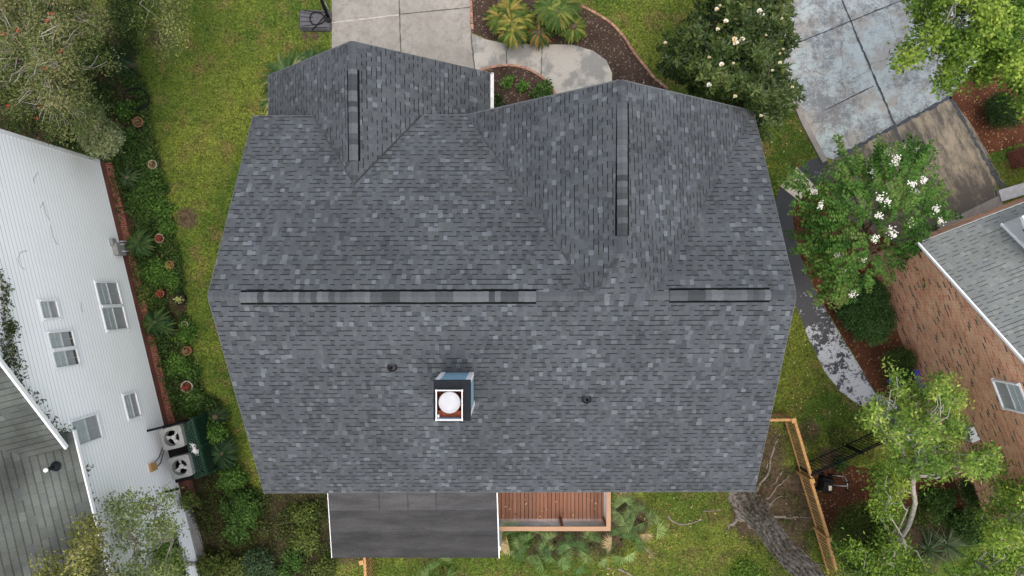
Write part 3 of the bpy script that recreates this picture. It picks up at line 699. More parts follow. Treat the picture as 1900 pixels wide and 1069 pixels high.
m = MB(); m.tube([q - Vector((0, 0, .1)), q + Vector((0, 0, .34))], .05, 12); vp = part('vent_pipe', m, M['black'], white)
m = MB(); m.lathe((q.x, q.y, q.z), [(.14, -.03), (.11, .04), (.05, .08)], 16); part('flashing', m, M['dark_metal'], vp)
m = MB(); m.lathe((q.x, q.y, q.z + .34), [(.055, 0), (.055, .05), (.03, .06), (0, .06)], 12); part('pipe_cap', m, M['white'], vp)
def window(parent, fn, s0, s1, z0, z1, units=1, dark=0, lite=True, frame_m=None):
    """frame proud of the wall, sash, glass and dividing bars; fn(s, z, off) is the wall plane"""
    fm = frame_m or M['white']; Z = Vector((0, 0, 1)); T = (fn(1, 0) - fn(0, 0)).normalized(); N = (fn(0, 0, 1) - fn(0, 0, 0)).normalized(); m = MB()
    def hb(a, b, z, w_, th=.07, off=.04): m.bar(fn(a, z, off), fn(b, z, off), th, w_)
    def vb(s, za, zb2, w_, th=.08, off=.04): m.bar(fn(s, za, off), fn(s, zb2, off), w_, th, up=tuple(N))
    hb(s0 - .07, s1 + .07, z1 + .02, .05, .05, .03); hb(s0 - .07, s1 + .07, z0 - .02, .05, .08, .04)
    vb(s0 - .015, z0, z1, .05); vb(s1 + .015, z0, z1, .05)
    for u in range(1, units): vb(s0 + (s1 - s0) * u / units, z0, z1, .10)
    fr = part('window', m, fm, parent)
    uw = (s1 - s0) / units
    for u in range(units):
        a = s0 + u * uw + (.065 if u else 0); b = s0 + (u + 1) * uw - (.065 if u < units - 1 else 0); zm = (z0 + z1) / 2
        for k, (za, zb2, mt) in enumerate(((z0, zm, M['screen'] if lite else M['darkglass']), (zm, z1, M['glass']))):
            m = MB(); m.poly([fn(a, za, .032), fn(b, za, .032), fn(b, zb2, .032), fn(a, zb2, .032)]); part('pane', m, mt if lite else (M['screen'] if k else M['glass']), fr)
        if dark > 0 and u >= 0:
            m = MB(); m.poly([fn(a, z0, .035), fn(b, z0, .035), fn(b, z0 + dark, .035), fn(a, z0 + dark, .035)]); part('opening', m, M['darkglass'], fr)
        m = MB()
        m.bar(fn(a, zm, .045), fn(b, zm, .045), .03, .035)
        for t in (1, ): 
            m.bar(fn(a + (b - a) * .5, zm, .038), fn(a + (b - a) * .5, z1, .038), .012, .01, up=tuple(N)); m.bar(fn(a, (zm + z1) / 2, .038), fn(b, (zm + z1) / 2, .038), .01, .006)
            m.bar(fn(a + (b - a) * .5, z0, .0382), fn(a + (b - a) * .5, zm, .0382), .012, .008, up=tuple(N))
        part('muntins', m, M['muntin'], fr)
    return fr
window(white, W, 4.38, 5.97, 1.40, 2.56, 2); window(white, W, 4.95, 5.45, 4.69, 5.35); window(white, W, 5.87, 6.88, 4.32, 5.32, 2, dark=.12)
window(white, W, 8.13, 8.91, 1.88, 2.54); window(white, W, 8.45, 9.15, 4.10, 5.26); window(white, W, 13.0, 14.5, 1.42, 2.8, 1, dark=1.0)
m = MB(); m.box(W(3.2, .62, .10), .18, .42, .5, ax=(Wn, Wd, Vector((0, 0, 1))), c=(1, 1, 1)); m.box(W(2.95, 1.0, .08), .14, .22, .22, ax=(Wn, Wd, Vector((0, 0, 1)))); mb_ = part('meter_box', m, M['ac_metal'], white)
m = MB()
for k, s_ in enumerate((2.95, 3.05, 3.3)): m.tube([W(s_, .9, .22), W(s_ - .03, .5, .25), W(s_ + .05, .12, .3), W(s_ + .08, .02, .5)], .022, 8)
part('conduit', m, M['steel'], mb_)
m = MB(); m.box(W(10.66, 1.74, .06), .10, .26, .36, ax=(Wn, Wd, Vector((0, 0, 1)))); jb = part('junction_box', m, M['copperwood'], white)
m = MB()
for k in (0, 1): m.tube([W(10.55 + k * .18, 1.74, .06), W(10.45 + k * .2, 1.45, .08), W(10.2 + k * .14, 1.2, .12), W(9.95 + k * .1, 1.1, .35)], .018, 8)
part('conduit', m, M['ac_dark'], jb)
M['cablegrey'] = plain('grey_cable', (.42, .43, .44))
# cracks and thin cables on the wall
m = MB()
for pts in ([(75, 385), (80, 375), (85, 395), (92, 410)], [(93, 418), (98, 440), (107, 455)], [(33, 480), (38, 468), (50, 465)], [(33, 480), (38, 495), (46, 500)], [(150, 560), (152, 575), (154, 580)], [(70, 320), (62, 332), (64, 340)]):
    q = [on_plane(a, b, W(0, 1, .03), Wn) for a, b in pts]; m = MB(); m.tube(q, .006, 5); part('cable', m, M['cablegrey'], white)

# air conditioners
M['fan_metal'] = plain('fan_blade_metal', (.50, .51, .52), .5, .1)
def ac_unit(c, lab, rz=0.0, sz=.73, ht=1.0, blade=0.0):
    t = thing('air_conditioner', lab, 'air conditioner', c, 'air conditioners beside the white house')
    X = Wn.copy(); Y = Wd.copy(); Z = Vector((0, 0, 1)); ax = (X, Y, Z); c = Vector(c); top = c + Z * ht
    m = MB(); m.box(c, sz - .04, sz - .04, ht - .30, ax=ax, bev=.05)
    # top sheet with a round opening
    hw = sz / 2; R = .262; n = 40; rc = .07
    def sq(a):
        ca, sa = math.cos(a), math.sin(a); k = hw / max(abs(ca), abs(sa)); x, y = ca * k, sa * k
        lim = hw - rc
        if abs(x) > lim and abs(y) > lim: 
            d = Vector((abs(x) - lim, abs(y) - lim, 0)); d = d * (rc / max(d.length, 1e-6)) if d.length > rc else d; x = math.copysign(lim + d.x, x); y = math.copysign(lim + d.y, y)
        return x, y
    body = part('cabinet', m, M['ac_dark'], t)
    m = MB(); ang = [2 * math.pi * i / n for i in range(n)]
    for i in range(n):
        a, b = ang[i], ang[(i + 1) % n]; pa, pb = sq(a), sq(b); P2 = lambda x, y, z: c + X * x + Y * y + Z * z
        ia, ib = (R * math.cos(a), R * math.sin(a)), (R * math.cos(b), R * math.sin(b)); fl = X.cross(Y).z
        f = [P2(*ia, ht + .03), P2(*pa, ht), P2(*pb, ht), P2(*ib, ht + .03)]; g = [P2(*pa, ht), P2(*pa, ht - .32), P2(*pb, ht - .32), P2(*pb, ht)]; h = [P2(*ia, ht + .03), P2(*ib, ht + .03), P2(.97 * ib[0], .97 * ib[1], ht - .22), P2(.97 * ia[0], .97 * ia[1], ht - .22)]
        for q in (f, g, h): m.poly(q if fl > 0 else q[::-1], smooth=False)
    part('top_panel', m, M['ac_metal'], t)
    m = MB(); P2 = lambda x, y, z: c + X * x + Y * y + Z * z
    m.poly([P2(.262 * math.cos(a), .28 * math.sin(a), ht - .25) for a in ang]); m.poly([P2(.262 * math.cos(a), .28 * math.sin(a), ht - .25) for a in ang][::-1]); part('coil_well', m, M['black'], t)
    m = MB(); m.tube([P2(0, 0, ht - .2), P2(0, 0, ht - .08)], .075, 20)
    for k in range(3):
        a0 = blade + k * 2.094
        q = [P2(.06 * math.cos(a0), .06 * math.sin(a0), ht - .12), P2(.25 * math.cos(a0 - .15), .25 * math.sin(a0 - .15), ht - .17), P2(.26 * math.cos(a0 + .5), .26 * math.sin(a0 + .5), ht - .10), P2(.06 * math.cos(a0 + .9), .06 * math.sin(a0 + .9), ht - .07)]
        m.poly(q); m.poly(q[::-1])
    part('fan', m, M['fan_metal'], t)
    m = MB()
    for rr in (.10, .22): m.tube([P2(rr * math.cos(a), rr * math.sin(a), ht + .035) for a in ang + [0]], .0022, 4, cap=False)
    for k in range(3): a = k * math.pi / 3; m.bar(P2(-R * math.cos(a), -R * math.sin(a), ht + .033), P2(R * math.cos(a), R * math.sin(a), ht + .033), .003, .003)
    part('grille', m, M['ac_dark'], t)
    return t
q = at(319, 813, 1.75); ac_unit((q.x, q.y, .72), 'grey fan topped air conditioner nearer the small lower window of the white house', blade=1.0, ht=1.03)
q = at(334, 867, 1.75); ac_unit((q.x, q.y, .72), 'grey fan topped air conditioner beside the rusty junction box', blade=2.3, ht=1.03)
st = thing('equipment_stand', 'dark steel stand carrying the two air conditioners', 'stand', at(330, 840, 0))
m = MB(); a, b = at(293, 795, 1.1), at(312, 895, 1.1); Zv = Vector((0, 0, 1)); q1, q2 = at(319, 813, .7), at(334, 867, .7)
cc = (q1 + q2) / 2; cc = at(327, 840, .7)
m.box(cc - Zv * .08, 1.0, 2.05, .09, ax=(Wn, Wd, Zv)); part('platform', m, M['black'], st)
m = MB()
for sx in (-.42, .42):
    for sy in (-.95, .95): m = MB(); m.box((cc + Wn * sx + Wd * sy).to_2d().to_3d(), .08, .08, .63, ax=(Wn, Wd, Zv)); part('leg', m, M['black'], st)
pass
m = MB()
for sy in (-1.05, 1.08): m = MB(); m.bar(cc + Wd * sy - Wn * .75 + Zv * .95, cc + Wd * sy + Wn * .38 + Zv * .95, .07, .10); part('side_rail', m, M['dark_metal'], st)
scn = thing('lattice_screen', 'dark green wooden lattice screen around the air conditioners', 'screen', at(395, 840, 0))
t0, t1 = at(356, 778, 1.55), at(383, 880, 1.55); u0, u1 = at(342, 790, 1.55), at(362, 888, 1.55); L = (t1 - t0).length; d = (t1 - t0).normalized(); nn = Vector((d.y, -d.x, 0)); nn = nn if nn.x > 0 else -nn
m = MB()
m.bar(t0, t1, .05, .05); m.bar(u0, u1, .04, .04); m.bar(u0, t0, .04, .04); m.bar(u1, t1, .04, .04)
for i in range(16):
    f = i / 15; a = u0.lerp(u1, f); b = t0.lerp(t1, min(1, f + .22)); m.bar(a, b, .03, .01)
    b = t0.lerp(t1, max(0, f - .22)); m.bar(a + Zv * .012, b + Zv * .012, .03, .01)
part('lattice_top', m, M['green_wood'], scn)
m = MB()
for i in range(25): a = t0.lerp(t1, i / 24); a2 = t0.lerp(t1, min(1, i / 24 + .35)); a3 = t0.lerp(t1, max(0, i / 24 - .35)); m.bar(a - Zv * .02, a2 - Zv * 1.45, .03, .01, up=tuple(nn)); m.bar(a - Zv * .02 + nn * .012, a3 - Zv * 1.45 + nn * .012, .03, .01, up=tuple(nn))
m.bar(t0 - Zv * 1.42, t1 - Zv * 1.42, .05, .09); m.bar(t0 - Zv * .08 + nn * .03, t1 - Zv * .08 + nn * .03, .02, .12)
e0_ = u0 - Wn * .2; m.poly([e0_ , t0, t0 - Zv * 1.5, e0_ - Zv * 1.5]); m.poly([t0, e0_, e0_ - Zv * 1.5, t0 - Zv * 1.5])
part('lattice_front', m, M['green_wood'], scn)
for q in (t0, t1, t0.lerp(t1, .5)):
    m = MB(); m.box((q.x, q.y, 0), .08, .08, 1.5); part('post', m, M['green_wood'], scn)

# ---------------------------------------------------------------- brick house on the right
Bp = Vector((12.801, 1.1506, 0)); Be = Vector((.3575, -.9339, 0)); Bm = Vector((-.9339, -.3575, 0)); Bg = Vector((.9339, .3575, 0))
def Bk(s, z, off=0.0): q = Bp + Be * s + Bm * off; q.z = z; return q
brick = thing('house', 'red brown brick neighbouring house with a grey roof at the right', 'house', Bk(4, 0))
RZ, RS, RSL = 3.46, 4.72, .735
m = MB(); prof = [(0, 0), (0, RZ - .25), (RS, RZ - .2 + RS * RSL), (2 * RS, RZ - .25), (2 * RS, 0)]
f = [Bk(s_, z_) for s_, z_ in prof]; m.poly(f[::-1]); 
f2 = [Bk(s_, z_) + Bg * 10 for s_, z_ in prof]; m.poly(f2)
for i in (0, 3): (a, za), (b, zb2) = prof[i], prof[i + 1]; f = [Bk(a, za), Bk(b, zb2), Bk(b, zb2) + Bg * 10, Bk(a, za) + Bg * 10]; m.poly(f if i else f)
part('wall', m, M['brick'], brick, uv=True)
rk0 = Bk(-.30, RZ - .06, .12); rk1 = Bk(RS, RZ - .06 + (RS + .30) * RSL, .12); rk2 = Bk(2 * RS + .3, RZ - .06, .12)
m = MB(); m.slab([rk0, rk1, rk1 + Bg * 10, rk0 + Bg * 10], .10); m.slab([rk1, rk2, rk2 + Bg * 10, rk1 + Bg * 10], .10)
part('roof', m, M['brick_shingle'], brick, uv=True)
m = MB(); Z = Vector((0, 0, 1)); m.bar(rk0 - Z * .03 + Bm * .02, rk1 - Z * .03 + Bm * .02, .05, .09); m.bar(rk1 - Z * .06 + Bm * .02, rk2 - Z * .06 + Bm * .02, .05, .16); m.bar(rk0 - Z * .14, rk0 - Z * .14 + Bg * 10, .03, .12); part('fascia', m, M['white'], brick)
window(brick, Bk, 4.14, 5.0, 4.30, 5.30, 1, frame_m=M['white'])
# hood on the wall
m = MB(); hc = [at(1807, 792, 2.5), at(1819, 816, 2.5), at(1804, 822, 2.3), at(1793, 799, 2.3)]
lo2 = [p - Z * .75 for p in hc]; m.poly(hc[::-1]); m.poly(hc)
for i in range(4): j = (i + 1) % 4; f = [hc[i], hc[j], lo2[j], lo2[i]]; m.poly(f); m.poly(f[::-1])
part('utility_hood', m, M['white'], brick)
# roof dormer, off to the right
rn = (rk1 - rk0).cross(Bg).normalized(); d0 = on_plane(1856, 416, rk0, rn)
dm = MB(); dz_ = 1.25; run = dz_ / RSL
a, b, c = d0, d0 + Z * dz_, d0 + Be * run + Z * dz_
for off in (0, 2.2):
    f = [p + Bg * off for p in (a, b, c)]; dm.poly(f); dm.poly(f[::-1])
f = [a, b, b + Bg * 2.2, a + Bg * 2.2]; dm.poly(f); dm.poly(f[::-1]); dor = part('dormer', dm, M['siding'], brick)
dm = MB(); e_ = .18; hp = Z * .85
ra, rb = b - Be * e_ - Bg * e_, c + Be * .3 - Bg * e_; rm, rn2 = b - Be * e_ + Bg * 1.1 + hp, c + Be * 1.2 + Bg * 1.1 + hp; rc, rd = b - Be * e_ + Bg * (2.2 + e_), c + Be * .3 + Bg * (2.2 + e_)
dm.slab([ra, rb, rn2, rm], .07); dm.slab([rm, rn2, rd, rc], .07); part('dormer_roof', dm, M['brick_shingle'], dor, uv=True)
dm = MB(); dm.bar(d0 + Bm * .01 + Z * .03, d0 + Be * run + Z * (dz_ + .03) + Bm * .01, .04, .10); dm.bar(ra - Z * .05, rb - Z * .05, .05, .13); dm.bar(ra - Z * .05, rm - Z * .05, .05, .13); part('dormer_trim', dm, M['white'], dor)
dm = MB(); dm.poly([p + Bm * .012 for p in (d0 + Be * .25 + Z * (dz_ - .45), d0 + Be * .25 + Z * (dz_ - .2), d0 + Be * .9 + Z * (dz_ - .2))][::-1]); part('louvre', dm, M['black'], dor)
# threshold strips in front of its garage
m = MB(); a, b = at(1740, 428, .06), at(1856, 372, .06); m.bar(a, b, .36, .12); struct('kerb', m, M['kerb'])
m = MB(); a, b = at(1854, 364, .11), at(1960, 332, .11); m.bar(a, b, .42, .12); single('stone_step', m, M['muntin'], 'pale ribbed stone step beside the grass at the right edge', 'step')
m = MB(); q = at(1922, 284, .9); m.box((q.x, q.y, 0), .62, .62, 1.05, rot=math.radians(24)); pl_ = thing('brick_pillar', 'low red brick pillar cut by the right edge beside dark grass', 'pillar', (q.x, q.y, 0)); part('pillar_shaft', m, M['red_brick'], pl_, uv=True)
m = MB(); m.box((q.x, q.y, 1.05), .70, .70, .07, rot=math.radians(24), bev=.02); part('pillar_cap', m, M['terracotta'], pl_)

# ---------------------------------------------------------------- fences
def wood_fence(px_top, ht, lab, post_at, in_sign=1, grp='orange stained wooden fences', end_cap=True):
    T = [at(a, b, ht) for a, b in px_top]; base = T[0].copy(); base.z = 0; t = thing('wooden_fence', lab, 'fence', base, grp); r = random.Random(len(lab))
    for a, b in zip(T, T[1:]):
        d = (b - a).normalized(); n = Vector((-d.y, d.x, 0)) * in_sign; L = (b - a).length; m = MB()
        k = int(L / .125)
        for i in range(k):
            q = a + d * ((i + .5) * L / k); c = r.uniform(.78, 1.15); m.box((q.x + n.x * .045, q.y + n.y * .045, .04), .075, .02, ht - .02 + r.uniform(-.008, .008), rot=math.atan2(d.y, d.x), c=(c, c, c))
        part('pickets', m, M['wood_fence'], t)
        m = MB()
        for z in (.22, ht - .12): m.bar((a.x, a.y, z), (b.x, b.y, z), .045, .09, c=(1.15, 1.1, 1))
        m.bar((a.x, a.y, ht + .01), (b.x, b.y, ht + .01), .085, .03, c=(1.25, 1.2, 1.1)); part('rail', m, M['wood_fence'], t)
    for a, b in post_at:
        q = at(a, b, ht); m = MB(); m.box((q.x, q.y, 0), .12, .12, ht + .03, rot=.2, bev=.012, c=(1.15, 1.1, 1)); m.box((q.x, q.y, ht + .03), .17, .17, .05, rot=.2, bev=.02, c=(1.35, 1.3, 1.2)); part('post', m, M['wood_fence'], t)
    return t
wood_fence([(1395, 780), (1474, 779)], 1.15, 'short run of orange wooden fence from the roof corner to the corner post', [], 1)
wood_fence([(1474, 779), (1507, 890)], 1.15, 'orange wooden fence panel nearest the corner post', [(1472, 780)], 1)
wood_fence([(1505, 893), (1538, 1000)], 1.15, 'middle orange wooden fence panel beside the lawn mower', [(1506, 892)], 1)
wood_fence([(1536, 1002), (1560, 1085)], 1.15, 'orange wooden fence panel running off the bottom beside the leafy tree', [(1538, 1000)], 1)
wood_fence([(676, 1030), (680, 1110)], 1.15, 'short orange wooden fence end below the dark patio roof', [(671, 1043)], 1)
T0, T1 = at(1508, 882, 1.25), at(1660, 812, 1.25); d = (T1 - T0).normalized(); mf = thing('metal_fence', 'black metal picket fence between the wooden fence and the leafy tree', 'fence', (T0.x, T0.y, 0))
m = MB(); L = (T1 - T0).length; k = int(L / .115)
for i in range(k + 1): q = T0 + d * (i * L / k); m.bar((q.x, q.y, .05), (q.x, q.y, 1.30), .018, .018)
part('pickets', m, M['black'], mf)
m = MB()
for z in (.15, 1.1, 1.25): m.bar((T0.x, T0.y, z), (T1.x, T1.y, z), .035, .03)
part('rail', m, M['dark_metal'], mf)
for f in (0, .60, 1): q = T0.lerp(T1, f); m = MB(); m.box((q.x, q.y, 0), .065 if f != .6 else .10, .065, 1.33, rot=.4); part('post', m, M['black'], mf)

# ---------------------------------------------------------------- basketball hoop
c = at(585, 38, .1); bh = thing('basketball_hoop', 'portable basketball hoop with black base beside the concrete driveway', 'basketball hoop', (c.x, c.y, 0))
m = MB(); m.box((c.x, c.y, 0), 1.13, .74, .17, rot=-.02, bev=.07); bs = part('base', m, M['grey_plastic'], bh)
m = MB()
for o in (-.24, -.08, .10, .26): m.bar((c.x - .50, c.y + o, .174), (c.x - .05, c.y + o * .8, .178), .018, .012)
m.bar((c.x - .48, c.y - .30, .178), (c.x + .45, c.y - .29, .178), .03, .02); m.bar((c.x - .4, c.y + .32, .178), (c.x + .4, c.y + .25, .178), .03, .012)
part('ribs', m, M['black'], bs)
m = MB(); ring = [(c.x + .05 + .27 * math.cos(a) * (1 + .2 * math.cos(a)), c.y + .03 + .22 * math.sin(a), .20) for a in np.linspace(0, 6.28, 24)]; m.tube(ring, .022, 8, cap=False); m.tube([(c.x + .42, c.y + .18, .22), (c.x + .1, c.y - .2, .22), (c.x - .1, c.y - .38, .19)], .018, 8); part('hose_loop', m, M['black'], bh)
pb = Vector((c.x + .48, c.y + .10, .15)); pt = Vector((c.x + .25, c.y + .85, 2.1)); pt = at(592, -12, 1.9)
m = MB(); m.tube([pb, pb.lerp(pt, 1.0), pt + (pt - pb) * .35], .06, 14); m.tube([pb + Vector((.0, -.12, -.02)), pb + Vector((0, -.12, .10))], .10, 14); part('pole', m, M['black'], bh)
bb = pt + (pt - pb) * .35; m = MB(); m.bar(bb + Vector((-.15, .1, .3)), bb + Vector((.75, .45, .3)), .04, 1.0); part('backboard', m, M['glass'], bh)
m = MB(); q = bb + Vector((.55, .0, .05)); m.tube([(q.x + .23 * math.cos(a), q.y + .23 * math.sin(a), q.z) for a in np.linspace(0, 6.283, 28)], .012, 8, cap=False); part('rim', m, M['rust'], bh)
m = MB(); q = at(605, 3, .35); m.bar(at(600, 0, .5), at(607, 14, .5), .02, .5); part('brace', m, M['steel'], bh)
# ---------------------------------------------------------------- lawn mower
c = at(1533, 899, .3); lm = thing('lawn_mower', 'black push mower with cream badge and silver handle beside the wooden fence', 'lawn mower', (c.x, c.y, 0))
rz = math.radians(-12); ca, sa = math.cos(rz), math.sin(rz); Lm = lambda x, y, z: Vector((c.x + x * ca - y * sa, c.y + x * sa + y * ca, z))
m = MB(); m.box(Lm(0, 0, .12), .42, .52, .30, rot=rz, bev=.06); m.box(Lm(-.05, .0, .42), .26, .3, .08, rot=rz, bev=.03); part('body', m, M['black'], lm)
m = MB(); m.box(Lm(.06, -.06, .502), .11, .17, .012, rot=rz + .2, bev=.005); part('badge', m, M['cream'], lm)
m = MB()
for x in (-.2, .2):
    for y in (-.30, .30): m = MB(); m.tube([Lm(x - .0, y, .13), Lm(x - .0, y + .06, .13)], .12, 18); part('wheel', m, M['black'], lm)

m = MB(); m.tube([Lm(.15, .05, .40), Lm(.38, .12, .62), Lm(.52, .18, .72)], .018, 10); m.tube([Lm(.43, .46, .60), Lm(.50, .30, .70), Lm(.54, .08, .72)], .018, 10); m.tube([Lm(.1, .38, .4), Lm(.43, .46, .60)], .012, 8); part('handle', m, M['steel'], lm)
m = MB(); m.tube([Lm(.48, .06, .72), Lm(.60, .0, .72)], .03, 10); m.tube([Lm(.46, .28, .70), Lm(.62, .32, .72)], .028, 10); part('grip', m, M['black'], lm)
# cloche ring in the bed
m = MB(); q = at(252, 184, .35)
for i in range(3): m.tube([(q.x + .46 * math.cos(a) + .02 * i, q.y + .38 * math.sin(a), .30 + .06 * i + .03 * math.sin(3 * a + i)) for a in np.linspace(0, 6.283, 30)], .013, 6, cap=False)
for a in (0.4, 2.2, 3.9, 5.4): m.tube([(q.x + .46 * math.cos(a), q.y + .38 * math.sin(a), .40), (q.x + .42 * math.cos(a), q.y + .34 * math.sin(a), 0)], .009, 6)
single('plant_hoop', m, M['black'], 'dark wire plant support ring at the edge of the left lawn', 'plant support')
# flower pots
def pot(px, py, R_, lab, mat=None, plant=None, h=.3):
    q = at(px, py, h); t = thing('flower_pot', lab, 'flower pot', (q.x, q.y, 0), 'flower pots in the bed beside the white house')
    m = MB(); m.lathe((q.x, q.y, 0), [(R_ * .68, 0), (R_ * .95, h - .07), (R_ * 1.08, h - .07), (R_ * 1.08, h), (R_ * .90, h), (R_ * .86, h - .06)], 28); part('pot', m, mat or M['terracotta'], t)
    m = MB(); m.lathe((q.x, q.y, 0), [(R_ * .88, h - .05), (0.001, h - .03)], 20); part('soil', m, M['soil'], t)
    m = MB(); r = random.Random(px)
    cols = {'red': (.24, .05, .03), 'green': (.08, .14, .03), 'yellow': (.22, .20, .05), 'dry': (.20, .13, .06), 'pale': (.30, .33, .12)}
    for i in range(46):
        a = r.uniform(0, 6.28); rr = R_ * r.uniform(.05, .8); l = r.uniform(.05, .10); cc = cols[plant or 'green']; k = r.uniform(.6, 1.3); b0 = Vector((q.x + rr * math.cos(a), q.y + rr * math.sin(a), h - .03 + r.uniform(0, .12))); a2 = r.uniform(0, 6.28); dd = Vector((math.cos(a2), math.sin(a2), r.uniform(-.1, .5))) * l; ss = Vector((-math.sin(a2), math.cos(a2), 0)) * l * .3
        m.poly([b0, b0 + dd * .5 + ss, b0 + dd, b0 + dd * .5 - ss], tuple(x * k for x in cc))
    part('plant', m, M['leaf'], t)
pot(255, 226, .17, 'terracotta pot with pale rim just below the wire ring', plant='dry')
pot(282, 305, .15, 'pale rimmed pot level with the top corner of the white wall', M['pale_pot'], 'dry')
pot(295, 442, .15, 'pale rimmed pot of red soil beside the upper spiky cycad', M['pale_pot'], 'red')
pot(314, 492, .14, 'terracotta pot with orange and green leaves above the bright green plants', plant='yellow')
pot(333, 556, .19, 'dark pot holding a pale yellow plant beside the lawn', M['dark_metal'], 'pale')
pot(342, 603, .12, 'small dull pot just left of the house ridge end', M['pale_pot'], 'green')
pot(346, 651, .15, 'bright orange terracotta pot between two green clumps', plant='dry')
pot(297, 545, .12, 'small pot of red flowers between the two spiky cycads', plant='red')
pot(346, 718, .20, 'wide pale double rimmed pot of red leaves at the lower bed', M['pale_pot'], 'red')
# ---------------------------------------------------------------- vegetation
def in_poly(x, y, P):
    P = np.asarray(P, float); n = len(P); ins = np.zeros(x.shape, bool); j = n - 1
    for i in range(n):
        xi, yi = P[i]; xj, yj = P[j]
        c = ((yi > y) != (yj > y)) & (x < (xj - xi) * (y - yi) / (yj - yi + 1e-9) + xi); ins ^= c; j = i
    return ins
def edge_dist(x, y, P):
    P = np.asarray(P, float); n = len(P); d = np.full(x.shape, 1e9)
    for i in range(n):
        a, b = P[i], P[(i + 1) % n]; ab = b - a; t = np.clip(((x - a[0]) * ab[0] + (y - a[1]) * ab[1]) / (ab @ ab + 1e-9), 0, 1)
        d = np.minimum(d, np.hypot(x - a[0] - t * ab[0], y - a[1] - t * ab[1]))
    return d
def fnoise(x, y, sc, seed):
    r = np.random.default_rng(seed); o = np.zeros(x.shape); tot = 0
    for k in range(14):
        f = sc * r.uniform(.5, 2.2); a = r.uniform(0, 6.28); o += np.sin((x * np.cos(a) + y * np.sin(a)) * f + r.uniform(0, 6.28)); tot += 1
    return o / math.sqrt(tot / 2) * .5
def sample(outlines, n, rng):
    if not isinstance(outlines[0][0], (tuple, list)): outlines = [outlines]
    X, Y, Dd = [], [], []
    areas = [abs(sum(o[i][0] * o[(i + 1) % len(o)][1] - o[(i + 1) % len(o)][0] * o[i][1] for i in range(len(o)))) for o in outlines]
    for o, ar in zip(outlines, areas):
        a = np.array(o, float); k = int(n * ar / sum(areas)); x = np.empty(0); y = np.empty(0)
        while len(x) < k:
            u = rng.uniform(a[:, 0].min(), a[:, 0].max(), k * 2); v = rng.uniform(a[:, 1].min(), a[:, 1].max(), k * 2); ok = in_poly(u, v, o); x = np.append(x, u[ok]); y = np.append(y, v[ok])
        x, y = x[:k], y[:k]; d = edge_dist(x, y, o); X.append(x); Y.append(y); Dd.append(d / max(d.max(), 1e-6))
    return np.concatenate(X), np.concatenate(Y), np.concatenate(Dd)
def unproj(x, y, z): return np.stack([(x - 950) * (H - z) / F, -(y - 534.5) * (H - z) / F, z], 1)
def norm(a): return a / (np.linalg.norm(a, axis=1, keepdims=True) + 1e-9)
def leaf_mesh(name, Pn, D, S, Ln, Wn_, C, fold=.25):
    """one pointed, slightly folded leaf (two triangles pairs) for every row; S is the width direction"""
    n = len(Pn); N = np.cross(D, S); L = Ln[:, None]; Wd_ = Wn_[:, None]
    v = np.empty((n, 4, 3), np.float32); mid = Pn + D * L * .45
    v[:, 0] = Pn; v[:, 1] = mid + S * Wd_ * .5 + N * Wd_ * fold; v[:, 2] = Pn + D * L - N * L * .08; v[:, 3] = mid - S * Wd_ * .5 + N * Wd_ * fold
    me = bpy.data.meshes.new(name); me.vertices.add(n * 4); me.vertices.foreach_set('co', v.ravel())
    me.loops.add(n * 4); me.loops.foreach_set('vertex_index', np.arange(n * 4, dtype=np.int32)); me.polygons.add(n)
    me.polygons.foreach_set('loop_start', np.arange(0, n * 4, 4, dtype=np.int32)); 
    try: me.polygons.foreach_set('loop_total', np.full(n, 4, np.int32))
    except Exception: pass
    me.update(calc_edges=True)
    ca = me.color_attributes.new('Col', 'FLOAT_COLOR', 'POINT'); c = np.ones((n, 4, 4), np.float32); c[:, :, :3] = np.clip(C, 0.002, 1)[:, None, :]; ca.data.foreach_set('color', c.ravel())
    return me
def leaves_at(name, C, rng, style, M_, r, L, Wd_, pal, jit=.25, up=.5, Cdir=None, cw=None):
    """C cluster centres, M_ leaves in each; pal: list of colours picked by cw in 0..1"""
    n = len(C); idx = np.repeat(np.arange(n), M_); k = len(idx)
    rd = norm(rng.normal(size=(k, 3)))
    if style == 'whorl':
        a = rng.uniform(0, 6.283, k); el = rng.uniform(-.1, .9, k); D = np.stack([np.cos(a) * np.cos(el), np.sin(a) * np.cos(el), np.sin(el)], 1); P0 = C[idx] + rng.normal(size=(k, 3)) * r * .25
    elif style == 'spray':
        t = rng.uniform(0, 1, k); dr = Cdir[idx]; side = norm(np.cross(dr, np.array([0, 0, 1.0]))); sg = np.where(rng.random(k) < .5, -1, 1)[:, None]
        P0 = C[idx] + dr * (t * r)[:, None] - np.array([0, 0, 1.0]) * (t ** 2 * r * .35)[:, None]; D = norm(side * sg + dr * .45 + rng.normal(size=(k, 3)) * .09)
    else:
        P0 = C[idx] + rng.normal(size=(k, 3)) * r * np.array([1, 1, .7]); D = norm(rd * np.array([1, 1, .6]) + norm(P0 - C[idx]) * .5 + np.array([0, 0, -.1]))
    upv = norm(np.array([0, 0, 1.0]) * up + rng.normal(size=(k, 3)) * .45)
    S = norm(np.cross(D, upv)); cw = rng.random(n) if cw is None else cw; pal = np.array(pal, float); q = np.clip(cw[idx] + rng.normal(size=k) * .12, 0, .999) * (len(pal) - 1); i0 = q.astype(int); f = (q - i0)[:, None]
    col = pal[i0] * (1 - f) + pal[np.minimum(i0 + 1, len(pal) - 1)] * f; col = col * rng.uniform(1 - jit, 1 + jit, (k, 1))
    return leaf_mesh(name, P0.astype(np.float32), D, S, L * rng.uniform(.65, 1.2, k), Wd_ * rng.uniform(.7, 1.2, k), col)
